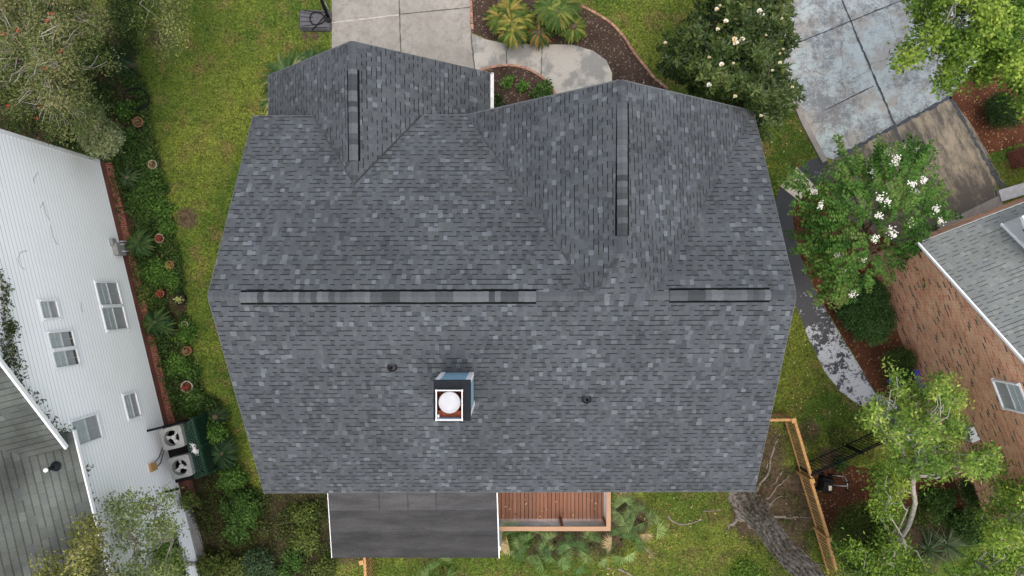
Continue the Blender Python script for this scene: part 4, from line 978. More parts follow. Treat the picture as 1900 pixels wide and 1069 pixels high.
def crown_points(outl, n, zb, zt, rng, seed, thick=.9, gap=-.9, sc=2.2, lump=.35):
    x, y, d = sample(outl, n, rng); wx = (x - 950) * .017; wy = (534 - y) * .017; nz = fnoise(wx, wy, sc, seed); top = zb + (zt - zb) * (1 - (1 - d) ** 2.2) ** .5
    keep = (nz > gap) | (rng.random(len(x)) < .15); keep &= (d > .05) | (rng.random(len(x)) < .4)
    ed = fnoise(wx, wy, 5.0, seed + 5); keep &= (d > .14 * (1 + ed)) | (rng.random(len(x)) < .12)
    z = top + nz * lump - rng.exponential(thick * .4, len(x)) ; z = np.clip(z, max(.05, zb - .6), zt + .5)
    return unproj(x, y, z)[keep], (nz[keep], d[keep], (z - top)[keep])
def branches(m, base, C, rng, nl=6, nt=60, r0=.1, rt=.008, top=None, rise=.35, wig=.12):
    """limbs from the base towards the crown points, each with twigs that end in leaf clusters"""
    base = np.array(base, float); top = np.array(top, float) if top is not None else None
    trunk_top = base + (C.mean(0) - base) * rise if top is None else top
    def path(a, b, rr0, rr1, k=6, w_=wig, sag=.0):
        L = np.linalg.norm(b - a); pts = [a + (b - a) * i / k + (rng.normal(size=3) * L * w_ * .35 * math.sin(math.pi * i / k)) + np.array([0, 0, L * .10 * math.sin(math.pi * i / k)]) for i in range(k + 1)]
        m.tube(pts, [rr0 + (rr1 - rr0) * i / k for i in range(k + 1)], 7 if rr0 > .03 else 5, cap=False); return pts
    path(base, trunk_top, r0 * 1.15, r0 * .8, 7, .02)
    ends = C[rng.choice(len(C), nl, replace=False)]; ends = [e - np.array([0, 0, .35]) for e in ends]; nodes = []
    for e in ends:
        p = path(trunk_top, trunk_top + (e - trunk_top) * .85, r0 * .55, r0 * .16); nodes += [(np.array(q), r0 * (.5 - .34 * i / 6)) for i, q in enumerate(p) if i > 1]
    NP = np.array([q for q, _ in nodes]); tw = C[rng.choice(len(C), min(nt, len(C)), replace=False)]
    for e in tw:
        j = np.argmin(np.linalg.norm(NP - e, axis=1)); path(NP[j], e, min(nodes[j][1], rt * 2.6), rt * .5, 4, .25)
def tree(name, lab, cat, outl, zb, zt, n, M_, style, r, L, Wd_, pal, seed, base, bark='twig', rb=.1, mat='leaf', thick=.9, gap=-.9, sc=2.2, lump=.35, group=None, nl=6, nt=60, rt=.008, jit=.25, top=None, bright=None, out_c=None, up=.5, lift=0.0):
    rng = np.random.default_rng(seed); C, (nz, d, dep) = crown_points(outl, n, zb, zt, rng, seed, thick, gap, sc, lump); b = Vector(base); t = thing(name, lab, cat, b, group)
    Cd = None
    if style == 'spray':
        cc = C.mean(0) if out_c is None else np.array(out_c); Cd = C - cc; Cd[:, 2] = np.abs(Cd[:, 2]) * .2 + .12; Cd = norm(norm(Cd) + rng.normal(size=C.shape) * .2)
    cw = np.clip(.5 + nz * .28 + rng.normal(size=len(C)) * .14, 0, 1)
    part('crown', leaves_at('crown', C, rng, style, M_, r, L, Wd_, pal, jit, up, Cd, cw), M[mat], t)
    m = MB(); branches(m, base, C + np.array([0, 0, lift]), rng, nl, nt, rb, rt, top); part('trunk', m, M[bark], t); return t, C, rng
def flowers(t, name, pts, kind, rng):
    for p in pts:
        m = MB(); p = Vector(p); bsz = rng.uniform(.5, 1.2)
        if kind == 'magnolia':
            for k in range(9):
                a = k * .7 + rng.uniform(0, .3); rr = (.08 if k < 6 else .05) * bsz; e = Vector((math.cos(a), math.sin(a), .15 if k < 6 else .6)); s_ = Vector((-math.sin(a), math.cos(a), 0)); c = (.80, .79, .72) if rng.random() < .8 else (.62, .42, .22); z = Vector((0, 0, .05))
                m.poly([p, p + e * rr * .6 + s_ * rr * .42 + z, p + e * rr * 1.05 + z, p + e * rr * .6 - s_ * rr * .42 + z], c)
            m.lathe(p + Vector((0, 0, .02)), [(.02, 0), (.018, .05), (0, .06)], 8, (.5, .42, .15))
        else:
            c0 = {'white': (.74, .72, .66), 'red': (.55, .05, .05), 'blue': (.03, .05, .55), 'pwhite': (.8, .8, .82)}[kind]; R_ = {'white': .11, 'red': .05, 'blue': .12, 'pwhite': .07}[kind]; nn = {'white': 42, 'red': 22, 'blue': 22, 'pwhite': 60}[kind]
            for k in range(nn):
                o = Vector(rng.normal(size=3)) * R_ * .5; o.z = abs(o.z) * .7; q = p + o + Vector((0, 0, .05)); a = rng.uniform(0, 6.28); l = R_ * rng.uniform(.28, .5); e = Vector((math.cos(a), math.sin(a), rng.uniform(-.2, .4))) * l; s_ = Vector((-math.sin(a), math.cos(a), 0)) * l * .5; kk = rng.uniform(.75, 1.1)
                m.poly([q, q + e * .5 + s_, q + e, q + e * .5 - s_], tuple(x * kk for x in c0))
        part(name, m, M['petal'], t)

OLIVE = [(.04, .075, .018), (.09, .13, .036), (.17, .20, .065), (.25, .20, .11)]
DARK = [(.012, .026, .007), (.022, .048, .012), (.04, .078, .018), (.085, .125, .03)]
MAGN = [(.016, .032, .008), (.030, .055, .013), (.055, .090, .020), (.10, .13, .032)]
BRIGHT = [(.035, .085, .012), (.085, .17, .022), (.17, .27, .036), (.30, .38, .06)]
YEL = [(.04, .10, .016), (.10, .19, .03), (.20, .30, .05), (.36, .41, .09)]
MYRT = [(.025, .07, .014), (.05, .13, .022), (.095, .21, .035), (.16, .17, .055)]
PALE = [(.13, .17, .07), (.20, .24, .11), (.28, .32, .17), (.34, .37, .22)]

t, C, rg = tree('bottlebrush_tree', 'large olive brown tree with pale twigs and red flowers in the upper left corner', 'tree',
    [(-140, -140), (150, -140), (215, -20), (238, 40), (228, 95), (208, 130), (190, 165), (200, 210), (180, 240), (160, 300), (120, 282), (60, 262), (0, 250), (-140, 230)],
    2.4, 5.8, 1900, 42, 'random', .15, .095, .034, OLIVE, 11, at(95, 130, 0), rb=.12, nl=22, nt=620, rt=.011, thick=1.0, gap=-.45, sc=3.4, lump=.75, lift=.14)
def nearest(C, x, y, dz=.15): return C[np.argmin(np.hypot((C[:, 0] * F / (H - C[:, 2]) + 950) - x, (534.5 - C[:, 1] * F / (H - C[:, 2])) - y) - C[:, 2] * 5)] + np.array([0, 0, dz])
flowers(t, 'flower', [nearest(C, x, y, .22) for x, y in ((108, 4), (107, 33), (100, 45), (15, 43), (18, 72), (124, 96), (103, 133), (125, 144), (3, 186), (76, 212), (84, 210), (32, 204), (50, 60))], 'red', rg)
tree('shrub', 'pale green variegated shrub at the top corner of the white wall', 'shrub', [(140, 215), (165, 190), (195, 190), (208, 215), (222, 245), (226, 262), (215, 285), (196, 296), (182, 300), (160, 285), (145, 262)], 1.6, 3.2, 330, 34, 'random', .075, .075, .05, PALE, 12, at(205, 270, 0), nt=20, thick=.5, gap=-1, bark='twig')
tree('tree', 'dark sparse tree with yellowish tips beside the top left lawn', 'tree', [(205, -90), (335, -90), (350, 20), (343, 70), (335, 100), (305, 118), (285, 95), (262, 70), (235, 40), (215, 0)], 2.2, 4.6, 420, 30, 'random', .16, .085, .035, [(.03, .05, .014), (.05, .08, .02), (.09, .12, .03), (.26, .28, .09)], 13, at(250, -60, 0), rt=.004, nl=4, nt=25, thick=1.0, gap=-.15, sc=3.4, bark='twig')
tree('shrub', 'dark green shrub mass under the dark tree at the top of the left bed', 'shrub', [(190, -60), (262, -60), (262, 40), (255, 100), (232, 110), (205, 60)], .6, 1.6, 420, 26, 'random', .13, .08, .035, DARK, 14, at(225, 40, 0), nt=10, thick=.5)
t, C, rg = tree('magnolia_tree', 'dark glossy magnolia tree with large white blooms behind the roof corner', 'tree',
    [(1318, -90), (1470, -90), (1475, 0), (1484, 25), (1470, 45), (1492, 80), (1470, 90), (1462, 120), (1478, 146), (1495, 182), (1472, 205), (1450, 240), (1428, 262), (1410, 262), (1360, 225), (1300, 200), (1258, 178), (1240, 150), (1208, 124), (1206, 95), (1234, 68), (1252, 46), (1284, 10), (1300, -30)],
    1.7, 5.4, 1900, 15, 'whorl', .12, .19, .068, MAGN, 21, at(1335, 110, 0), mat='glossy_leaf', bark='brown_bark', rb=.14, nl=10, nt=90, thick=1.2, gap=-1.0, sc=3.0, lump=.45, up=.9)
fl = []
for x, y in ((1335, 12), (1329, 19), (1346, 41), (1331, 56), (1408, 22), (1413, 29), (1449, 36), (1362, 74), (1364, 81), (1315, 108), (1234, 81), (1376, 75), (1452, 93), (1446, 101), (1360, 119), (1446, 118), (1432, 132), (1315, 159), (1469, 163), (1338, 121), (1363, 180), (1411, 216), (1420, 67)): q = at(x, y, 1.7 + 3.7 * min(1, .55 + .45 * (1 - abs(x - 1345) / 150)) + .35); fl.append(q)
flowers(t, 'blossom', fl, 'magnolia', rg)
tree('tree', 'bright green leafy tree over the pale driveway in the upper right corner', 'tree',
    [[(1672, -110), (1980, -110), (1980, 215), (1900, 215), (1885, 190), (1862, 210), (1848, 185), (1835, 150), (1800, 165), (1790, 182), (1745, 178), (1713, 165), (1732, 138), (1735, 118), (1700, 128), (1652, 143), (1650, 115), (1672, 80), (1695, 45), (1680, 20)]],
    3.2, 6.6, 1350, 26, 'random', .125, .115, .08, BRIGHT, 22, at(1810, 60, 0), bark='twig', rb=.16, nl=12, nt=120, thick=1.5, gap=-.42, sc=3.0, lump=.7)
tree('shrub', 'round clipped dark shrub half under the upper right tree', 'shrub', [(1825, 195), (1838, 178), (1858, 172), (1885, 182), (1897, 205), (1890, 232), (1862, 240), (1836, 232)], .25, 1.0, 500, 26, 'random', .07, .05, .032, DARK, 23, at(1855, 210, 0), nt=6, thick=.25, gap=-2)
t, C, rg = tree('crepe_myrtle', 'green tree with arching sprays and white blossom between path and brick house', 'tree',
    [(1475, 345), (1492, 325), (1520, 335), (1550, 320), (1548, 285), (1570, 275), (1590, 300), (1612, 290), (1636, 262), (1668, 272), (1700, 285), (1725, 290), (1743, 325), (1738, 365), (1775, 398), (1735, 425), (1722, 455), (1680, 470), (1640, 505), (1628, 545), (1598, 535), (1566, 555), (1530, 545), (1510, 538), (1535, 500), (1500, 476), (1482, 445), (1500, 425), (1478, 400)],
    1.5, 4.3, 620, 46, 'spray', .70, .125, .05, MYRT, 24, at(1600, 440, 0), bark='brown_bark', rb=.08, nl=12, nt=140, thick=1.0, gap=-.95, sc=3.0, lump=.4, out_c=(11.6, 1.6, 0))
def nearest(C, x, y, dz=.15): return C[np.argmin(np.hypot((C[:, 0] * F / (H - C[:, 2]) + 950) - x, (534.5 - C[:, 1] * F / (H - C[:, 2])) - y) - C[:, 2] * 5)] + np.array([0, 0, dz])
flowers(t, 'blossom', [nearest(C, x, y, .35) for x, y in ((1642, 262), (1660, 275), (1672, 278), (1684, 282), (1645, 300), (1650, 308), (1607, 317), (1611, 345), (1615, 372), (1628, 375), (1619, 398), (1675, 355), (1685, 367), (1697, 345), (1718, 385), (1646, 430), (1648, 438), (1614, 440), (1681, 415), (1549, 473), (1583, 484), (1542, 504), (1548, 512), (1568, 553), (1502, 383), (1476, 372), (1730, 416))], 'white', rg)
t2, C2, _ = tree('shrub', 'long single drooping myrtle spray in front of the brick wall', 'branch', [(1670, 462), (1690, 470), (1712, 495), (1724, 522), (1712, 518), (1690, 490), (1668, 474)], 2.2, 2.6, 30, 34, 'spray', .3, .10, .048, MYRT, 25, at(1655, 470, 1.9), bark='brown_bark', rb=.02, nl=3, nt=10, thick=.2)
tree('hedge', 'dark green clipped oval hedge against the brick wall below the white blossom tree', 'hedge', [(1545, 535), (1552, 575), (1566, 605), (1590, 632), (1622, 642), (1650, 628), (1664, 600), (1658, 570), (1645, 535), (1615, 510), (1570, 510)], .35, 1.15, 1300, 26, 'random', .07, .07, .045, [(.014, .038, .012), (.024, .065, .018), (.045, .10, .026), (.08, .15, .04)], 26, at(1605, 580, 0), nt=6, thick=.25, gap=-3, sc=1.0, lump=.05)
tree('shrub', 'small dark round shrub between the oval hedge and the blue flowers', 'shrub', [(1635, 665), (1648, 648), (1672, 645), (1694, 655), (1700, 680), (1690, 705), (1660, 708), (1640, 692)], .3, 1.0, 420, 26, 'random', .08, .05, .03, DARK, 27, at(1668, 680, 0), nt=6, thick=.3, gap=-3)
tb = thing('blue_salvia', 'plant with vivid blue flowers half hidden by the leafy tree at the brick wall', 'flowering plant', at(1665, 720, 0))
rg = np.random.default_rng(5); C = unproj(rg.uniform(1640, 1705, 60), rg.uniform(695, 740, 60), rg.uniform(.3, .7, 60)); part('foliage', leaves_at('foliage', C, rg, 'random', 14, .1, .09, .03, DARK), M['leaf'], tb)
flowers(tb, 'blossom', [at(x, y, 1.9 if 0 else 1.2) for x, y in ((1652, 706), (1656, 711), (1661, 716), (1664, 722), (1671, 730), (1676, 733), (1699, 692), (1700, 700), (1705, 713), (1708, 718))], 'blue', rg)
tree('sycamore_tree', 'tall light green tree with whitish trunk in front of the brick wall', 'tree',
    [[(1646, 700), (1648, 668), (1668, 660), (1684, 668), (1700, 695), (1706, 720), (1722, 700), (1742, 688), (1768, 695), (1782, 715), (1796, 728), (1790, 770), (1798, 800), (1780, 830), (1785, 860), (1768, 890), (1735, 905), (1700, 895), (1668, 890), (1640, 850), (1625, 812), (1590, 792), (1586, 775), (1600, 745), (1622, 722), (1640, 735), (1655, 745)],
     [(1780, 845), (1800, 832), (1830, 825), (1868, 838), (1872, 860), (1845, 880), (1820, 890), (1795, 882), (1778, 868)]],
    3.2, 6.2, 640, 24, "random", .10, .135, .056, YEL, 28, at(1663, 1005, 0), bark='pale_bark', rb=.085, nl=16, nt=120, thick=1.8, gap=-.25, sc=3.6, lump=.6, rt=.013, lift=.05, top=tuple(at(1693, 885, 3.4)))
tree('young_tree', 'pale limbed young tree with green leaves between the wooden fence and the whitish trunk', 'tree',
    [[(1600, 870), (1640, 858), (1680, 880), (1690, 905), (1668, 935), (1660, 975), (1680, 1010), (1725, 1050), (1740, 1110), (1545, 1110), (1548, 1040), (1545, 1005), (1568, 990), (1600, 1010), (1625, 1020), (1635, 980), (1620, 935), (1612, 900)]],
    2.2, 4.2, 560, 24, 'random', .15, .12, .05, BRIGHT, 29, at(1655, 1040, 0), bark='pale_bark', rb=.09, nl=12, nt=130, thick=1.3, gap=-.35, sc=3.6, lump=.5, rt=.017, lift=.15)
tree('shrub', 'broad low olive green shrub behind the wooden fence and the red mulch', 'shrub', [(1548, 958), (1565, 940), (1600, 928), (1640, 938), (1668, 965), (1672, 1010), (1650, 1060), (1600, 1080), (1560, 1060), (1545, 1010)], .5, 1.9, 900, 26, 'random', .09, .065, .04, [(.02, .04, .01), (.045, .075, .014), (.085, .12, .024), (.13, .15, .04)], 30, at(1600, 1000, 0), bark='twig', nt=30, thick=.4, gap=-1.6)
tree('sycamore_tree', 'bright green tree with pale twigs in the lower right corner', 'tree',
    [(1822, 905), (1850, 880), (1880, 878), (1980, 850), (1980, 1180), (1745, 1180), (1752, 1075), (1772, 1060), (1790, 1020), (1812, 985), (1812, 950), (1835, 935)],
    3.0, 5.6, 720, 24, 'random', .11, .13, .055, BRIGHT, 31, at(1905, 1060, 0), bark='pale_bark', rb=.11, nl=12, nt=150, thick=1.6, gap=-.42, sc=3.4, lump=.6, rt=.015)
tree('shrub', 'dark green shrub at the foot of the brick wall beside the lower right tree', 'shrub', [(1775, 895), (1800, 885), (1835, 885), (1850, 915), (1835, 950), (1800, 945)], .4, 1.2, 420, 24, 'random', .10, .07, .035, DARK, 32, at(1812, 915, 0), nt=12, thick=.4, gap=-1.2)
tree('tree', 'sparse grey green tree overlapping the lower part of the white wall', 'tree',
    [(182, 920), (200, 905), (222, 885), (240, 905), (268, 915), (298, 897), (318, 905), (338, 922), (340, 955), (322, 972), (345, 1000), (338, 1060), (350, 1150), (180, 1150), (190, 1050), (205, 985), (190, 950)],
    3.6, 5.9, 430, 20, 'random', .115, .10, .052, [(.06, .09, .03), (.12, .16, .05), (.20, .25, .08), (.30, .33, .13)], 33, (-10.3, -11.6, 0), bark='twig', rb=.09, nl=10, nt=120, thick=.9, gap=-.35, sc=3.2, lump=.4, rt=.009, top=(-10.9, -9.6, 3.6))
tree('tree', 'yellow green leafy tree against the dark green roof at the bottom left', 'tree',
    [(118, 975), (140, 955), (170, 958), (190, 985), (200, 1015), (215, 1060), (230, 1150), (50, 1150), (66, 1040), (78, 1028), (108, 1035), (128, 1012)],
    6.6, 8.4, 380, 20, 'random', .11, .09, .05, [(.05, .06, .015), (.10, .115, .025), (.19, .195, .05), (.30, .29, .09)], 34, (-9.6, -12.6, 0), bark='twig', rb=.10, nl=9, nt=70, thick=.8, gap=-.55, sc=3.2, lump=.4, rt=.009, top=(-10.4, -9.6, 6.0))
tree('shrub', 'yellow green leaves filling the dark lower opening of the white house', 'shrub', [(282, 1010), (322, 995), (338, 1030), (345, 1110), (270, 1110)], 2.4, 3.4, 160, 20, 'random', .13, .10, .05, YEL, 35, at(375, 1040, 0), nt=20, thick=.6, gap=-1)

# climbing vine on the white wall
def vine(pts, lab, n, seed):
    rg = np.random.default_rng(seed); q = [on_plane(a, b, W(0, 1, .08), Wn) for a, b in pts]; t = thing('climbing_vine', lab, 'vine', q[0]); Cs = []
    for a, b in zip(q, q[1:]):
        k = max(3, int(n * (b - a).length)); 
        for i in range(k): p = a.lerp(b, rg.random()); Cs.append(np.array(p) + rg.normal(size=3) * .10 * np.array([.4, 1, 1]))
    part('foliage', leaves_at('foliage', np.array(Cs), rg, 'random', 7, .06, .11, .045, [(.02, .035, .012), (.05, .07, .02), (.10, .12, .04)]), M['leaf'], t)
    m = MB(); m.tube(q, .012, 6, cap=False); part('stem', m, M['twig'], t)
vine([(-20, 500), (2, 520), (8, 545), (5, 580), (14, 605), (3, 640), (18, 655), (8, 680), (25, 700), (38, 728)], 'climbing vine at the left edge of the white wall above the roof edge', 26, 1)
vine([(14, 640), (20, 600), (22, 630), (28, 690)], 'short vine strand beside the long climbing vine at the left edge', 26, 4)
vine([(50, 730), (60, 748), (84, 772), (92, 790), (122, 800)], 'thin vine along the sloping white roof edge', 9, 2)
vine([(150, 858), (158, 880), (160, 905), (168, 935), (178, 965)], 'thin vine hanging below the straight eave of the white house', 10, 3)

# ---- cycads, palms, yuccas
def rosette(m, c, z0, R_, n, droop, rng, cols, pairs=20, lw=.030, lift=.9, a0=0, a1=6.283, ll=.085):
    c = Vector((c[0], c[1], z0))
    for i in range(n):
        a = a0 + (a1 - a0) * (i + rng.uniform(-.3, .3)) / n; Rr = R_ * rng.uniform(.75, 1.1); el = rng.uniform(.1, 1.0) * lift; d = Vector((math.cos(a), math.sin(a), 0)); s_ = Vector((-d.y, d.x, 0)); col = cols[int(rng.integers(len(cols)))]; k = rng.uniform(.75, 1.25); col = tuple(x * k for x in col)
        P_ = lambda t: c + d * (Rr * t * (1 - .12 * el * t)) + Vector((0, 0, Rr * (el * t - (el * .9 + droop) * t * t)))
        pts = [P_(j / 7) for j in range(8)]; m.tube(pts, [.010 - .006 * j / 7 for j in range(8)], 4, tuple(x * 1.3 for x in col), cap=False)
        for j in range(pairs):
            t = .14 + .84 * j / (pairs - 1); p = P_(t); q = P_(min(1, t + .03)); dd = (q - p).normalized(); L = ll * (math.sin(math.pi * min(1, .12 + t * .88)) ** .6) * min(1.2, R_ / .7)
            for sg in (-1, 1):
                e = (s_ * sg + dd * .9 + Vector((0, 0, .22 + rng.uniform(-.1, .1)))).normalized() * L; w_ = dd * lw
                kk = rng.uniform(.8, 1.2); m.poly([p - w_, p + w_, p + e], tuple(x * kk for x in col))
def cycad(px, py, z, R_, lab, seed, n=34, cols=((.018, .05, .014), (.035, .08, .02), (.06, .10, .025)), group=None, droop=.35, heads=((0, 0),), **k):
    q = at(px, py, z); t = thing('cycad', lab, 'cycad', (q.x, q.y, 0), group); rg = np.random.default_rng(seed); m = MB()
    for hx, hy in heads: rosette(m, (q.x + hx, q.y + hy), z * rg.uniform(.85, 1.1), R_, n, droop, rg, cols, **k)
    part('fronds', m, M['leaf'], t)
    m = MB(); m.lathe((q.x, q.y, 0), [(.13, 0), (.14, z * .5), (.11, z), (.03, z + .06), (0, z + .07)], 14); part('trunk', m, M['brown_bark'], t); return t
YC = ((.05, .09, .018), (.11, .15, .025), (.20, .20, .04), (.26, .21, .05))
cycad(258, 452, .6, .62, 'dark green spiky cycad by the meter box on the white wall', 41, 30)
cycad(288, 598, .6, .60, 'dark green spiky cycad at the brick foundation between the two big wall windows', 42, 28)
cycad(306, 606, .5, .45, 'smaller cycad overlapping the right side of the foundation cycad', 46, 20)
cycad(412, 842, .8, .72, 'wide dark cycad beside the green lattice screen', 43, 26, cols=((.015, .04, .014), (.03, .065, .02)))
cycad(398, 775, .5, .55, 'shaded cycad above the green lattice screen', 44, 22, cols=((.014, .034, .012), (.025, .05, .014)))
cycad(236, 330, .5, .5, 'narrow leaved dark cycad near the upper corner of the brick foundation', 45, 18, cols=((.02, .045, .016), (.04, .075, .024)))
cycad(222, 108, .9, .7, 'dark broad leaved palm at the edge of the olive brown tree', 47, 22, cols=((.012, .035, .014), (.02, .05, .02)), pairs=12)
cycad(538, 146, .7, 1.25, 'cycad tucked under the left garage roof slope', 48, 64, cols=((.04, .09, .028), (.08, .14, .045), (.24, .26, .10)), lift=1.1)
cycad(578, 128, .7, 1.0, 'darker cycad nearest the concrete driveway behind the garage ridge', 49, 44, cols=((.028, .070, .025), (.05, .11, .035)), lift=1.1)
cycad(518, 184, .6, .85, 'yellow edged cycad at the outer corner of the garage eave', 50, 50, cols=((.04, .09, .028), (.09, .15, .045), (.28, .28, .09)), lift=1.0)
cycad(948, 42, .8, .66, 'yellow green bushy cycad beside the concrete driveway', 51, 40, YC, heads=((0, 0), (.32, .2), (-.34, .15), (.05, -.34), (-.05, .38)), droop=.3, lift=1.3)
cycad(1036, 22, 1.1, .70, 'tall green cycad at the top edge of the front bed', 52, 44, heads=((0, 0), (.2, .3), (-.28, .1)), cols=((.05, .10, .02), (.09, .14, .03), (.16, .18, .04)), lift=.8)
cycad(1064, 48, .8, .58, 'smaller green cycad overhanging the dark front bed', 53, 64, ((.06, .11, .02), (.11, .15, .03), (.18, .19, .04)), lift=.8)
cycad(1000, 60, .5, .55, 'low dark leaved cycad between the two larger front bed cycads', 54, 56, ((.04, .07, .018), (.07, .10, .03), (.26, .16, .05)), lift=.6)
def palmetto(px, py, lab, seed, fans, grp='fan palms around the deck', kk=1.0, R0=.5):
    q = at(px, py, 0); t = thing('fan_palm', lab, 'fan palm', (q.x, q.y, 0), grp); rg = np.random.default_rng(seed)
    m = MB(); m2 = MB()
    for i in range(fans):
        a = 2 * math.pi * i / fans + rg.uniform(-.4, .4); L = rg.uniform(.15, .5); c = q + Vector((math.cos(a) * L, math.sin(a) * L, rg.uniform(.35, .85))); m2.tube([q, q.lerp(c, .5) + Vector((0, 0, .12)), c], .009, 5, (.10, .16, .04)); col0 = np.array([(.05, .105, .028), (.085, .145, .04), (.15, .21, .07)][int(rg.integers(3))]) * kk
        if rg.random() < .03: col0 = np.array((.40, .30, .16))
        nb = 15; R_ = R0 * rg.uniform(.85, 1.3); fm = MB(); kk2 = rg.uniform(.85, 1.2)
        for b in range(nb):
            aa = a + (b / (nb - 1) - .5) * 2.9; Lb = R_ * (1 - .25 * abs(b / (nb - 1) - .5)); d = Vector((math.cos(aa), math.sin(aa), .12)); s_ = Vector((-math.sin(aa), math.cos(aa), 0)) * .0155; col = tuple(col0 * rg.uniform(.6, 1.5) * kk2); e1 = c + d * Lb * .55; e2 = c + d * Lb + Vector((0, 0, -.22 * Lb - rg.uniform(0, .12)))
            fm.poly([c, e1 - s_, e1 + s_], col); fm.poly([e1 - s_, e2, e1 + s_], col)
        part('fan', fm, M['leaf'], t)
    part('stalks', m2, M['leaf'], t)
for i, (x, y, f, k, lab) in enumerate(((1152, 930, 8, 1, 'fan palm against the right side of the deck just below the roof edge'), (1190, 968, 5, 1.1, 'fan palm farthest right of the deck on the lawn edge'), (1152, 1000, 6, 1.2, 'light green fan palm at the lower right corner of the deck'),
    (1095, 1008, 6, 1.0, 'fan palm below the right half of the deck rail'), (1062, 1022, 5, 1.15, 'fan palm reaching down into the lawn below the deck post'), (1030, 1005, 7, .95, 'dense fan palm directly below the deck post'), (985, 1000, 6, 1.0, 'fan palm below the left half of the deck rail'),
    (952, 1004, 4, .85, 'small fan palm beside the white edge of the patio roof'), (1172, 950, 5, .8, 'shaded fan palm behind the one against the deck'), (1022, 1030, 4, 1.3, 'pale fan palm with a dry tan leaf below the deck'))):
    palmetto(x, y, lab, 60 + i, f, kk=k, R0=.38)
palmetto(822, 1052, 'lone fan palm half under the bottom edge of the dark patio roof', 75, 6, grp='fan palms around the deck', kk=.9, R0=.42)
def strap(px, py, lab, seed, n=70, R_=.9, cols=((.05, .09, .035), (.09, .14, .06), (.15, .20, .10))):
    q = at(px, py, 0); t = thing('yucca', lab, 'yucca', (q.x, q.y, 0)); rg = np.random.default_rng(seed); m = MB()
    for i in range(n):
        a = rg.uniform(0, 6.28); L = R_ * rg.uniform(.6, 1.2); el = rg.uniform(.3, 1.3); d = Vector((math.cos(a), math.sin(a), 0)); s_ = Vector((-d.y, d.x, 0)) * rg.uniform(.015, .026); col = tuple(np.array(cols[int(rg.integers(3))]) * rg.uniform(.8, 1.2)); P_ = lambda t: q + d * L * t * math.cos(el * (1 - .5 * t)) + Vector((0, 0, L * (math.sin(el) * t * 1.1 - .45 * t * t)))
        for j in range(4):
            w0, w1 = 1 - (j / 4) ** 2, 1 - ((j + 1) / 4) ** 2; a_, b_ = P_(j / 4), P_((j + 1) / 4); m.poly([a_ - s_ * w0, a_ + s_ * w0, b_ + s_ * w1, b_ - s_ * w1], col)
    part('leaves', m, M['leaf'], t)
strap(1718, 1018, 'grey green strap leaved yucca between the pale trunks', 81); strap(1752, 1008, 'second strap leaved yucca right of the first at the bottom right', 82); strap(1705, 1050, 'low strap leaved yucca at the bottom edge', 83, 50, .7)

# ---- low shrubs in the beds
def bush(px, py, r_px, h, pal, lab, seed, n=None, M_=13, L=.105, Wd_=.055, style='random', cat='shrub', name='shrub', mat='leaf', squash=1.0, trunk=True):
    rg = np.random.default_rng(seed); n = n or int(r_px ** 2 * .16) + 12; a = rg.uniform(0, 6.283, n); rr = np.sqrt(rg.random(n)) * r_px * (1 + .22 * np.sin(3 * a + seed) + .12 * np.sin(7 * a + seed * 2)); d = 1 - np.sqrt(np.clip(rr / r_px, 0, 1)) ** 3; z = h * (.25 + .75 * np.clip(d, 0, 1) ** .5) * rg.uniform(.75, 1.1, n)
    C = unproj(px + rr * np.cos(a), py + rr * np.sin(a) * squash, z); q = at(px, py, 0); t = thing(name, lab, cat, (q.x, q.y, 0)); part('foliage', leaves_at('foliage', C, rg, style, M_, .06, L, Wd_, pal, .4), M[mat], t)
    m = MB(); 
    for k in range(6): e = C[int(rg.integers(n))]; m.tube([(q.x, q.y, 0), ((q.x + e[0]) / 2, (q.y + e[1]) / 2, e[2] * .6), e], .008, 5, cap=False)
    part('stems', m, M['twig'], t); return t
GB = [(.04, .095, .018), (.08, .17, .028), (.13, .24, .045)]; GM = [(.03, .07, .015), (.055, .12, .024), (.10, .18, .04)]; GY = [(.05, .08, .018), (.10, .14, .03), (.17, .20, .05)]
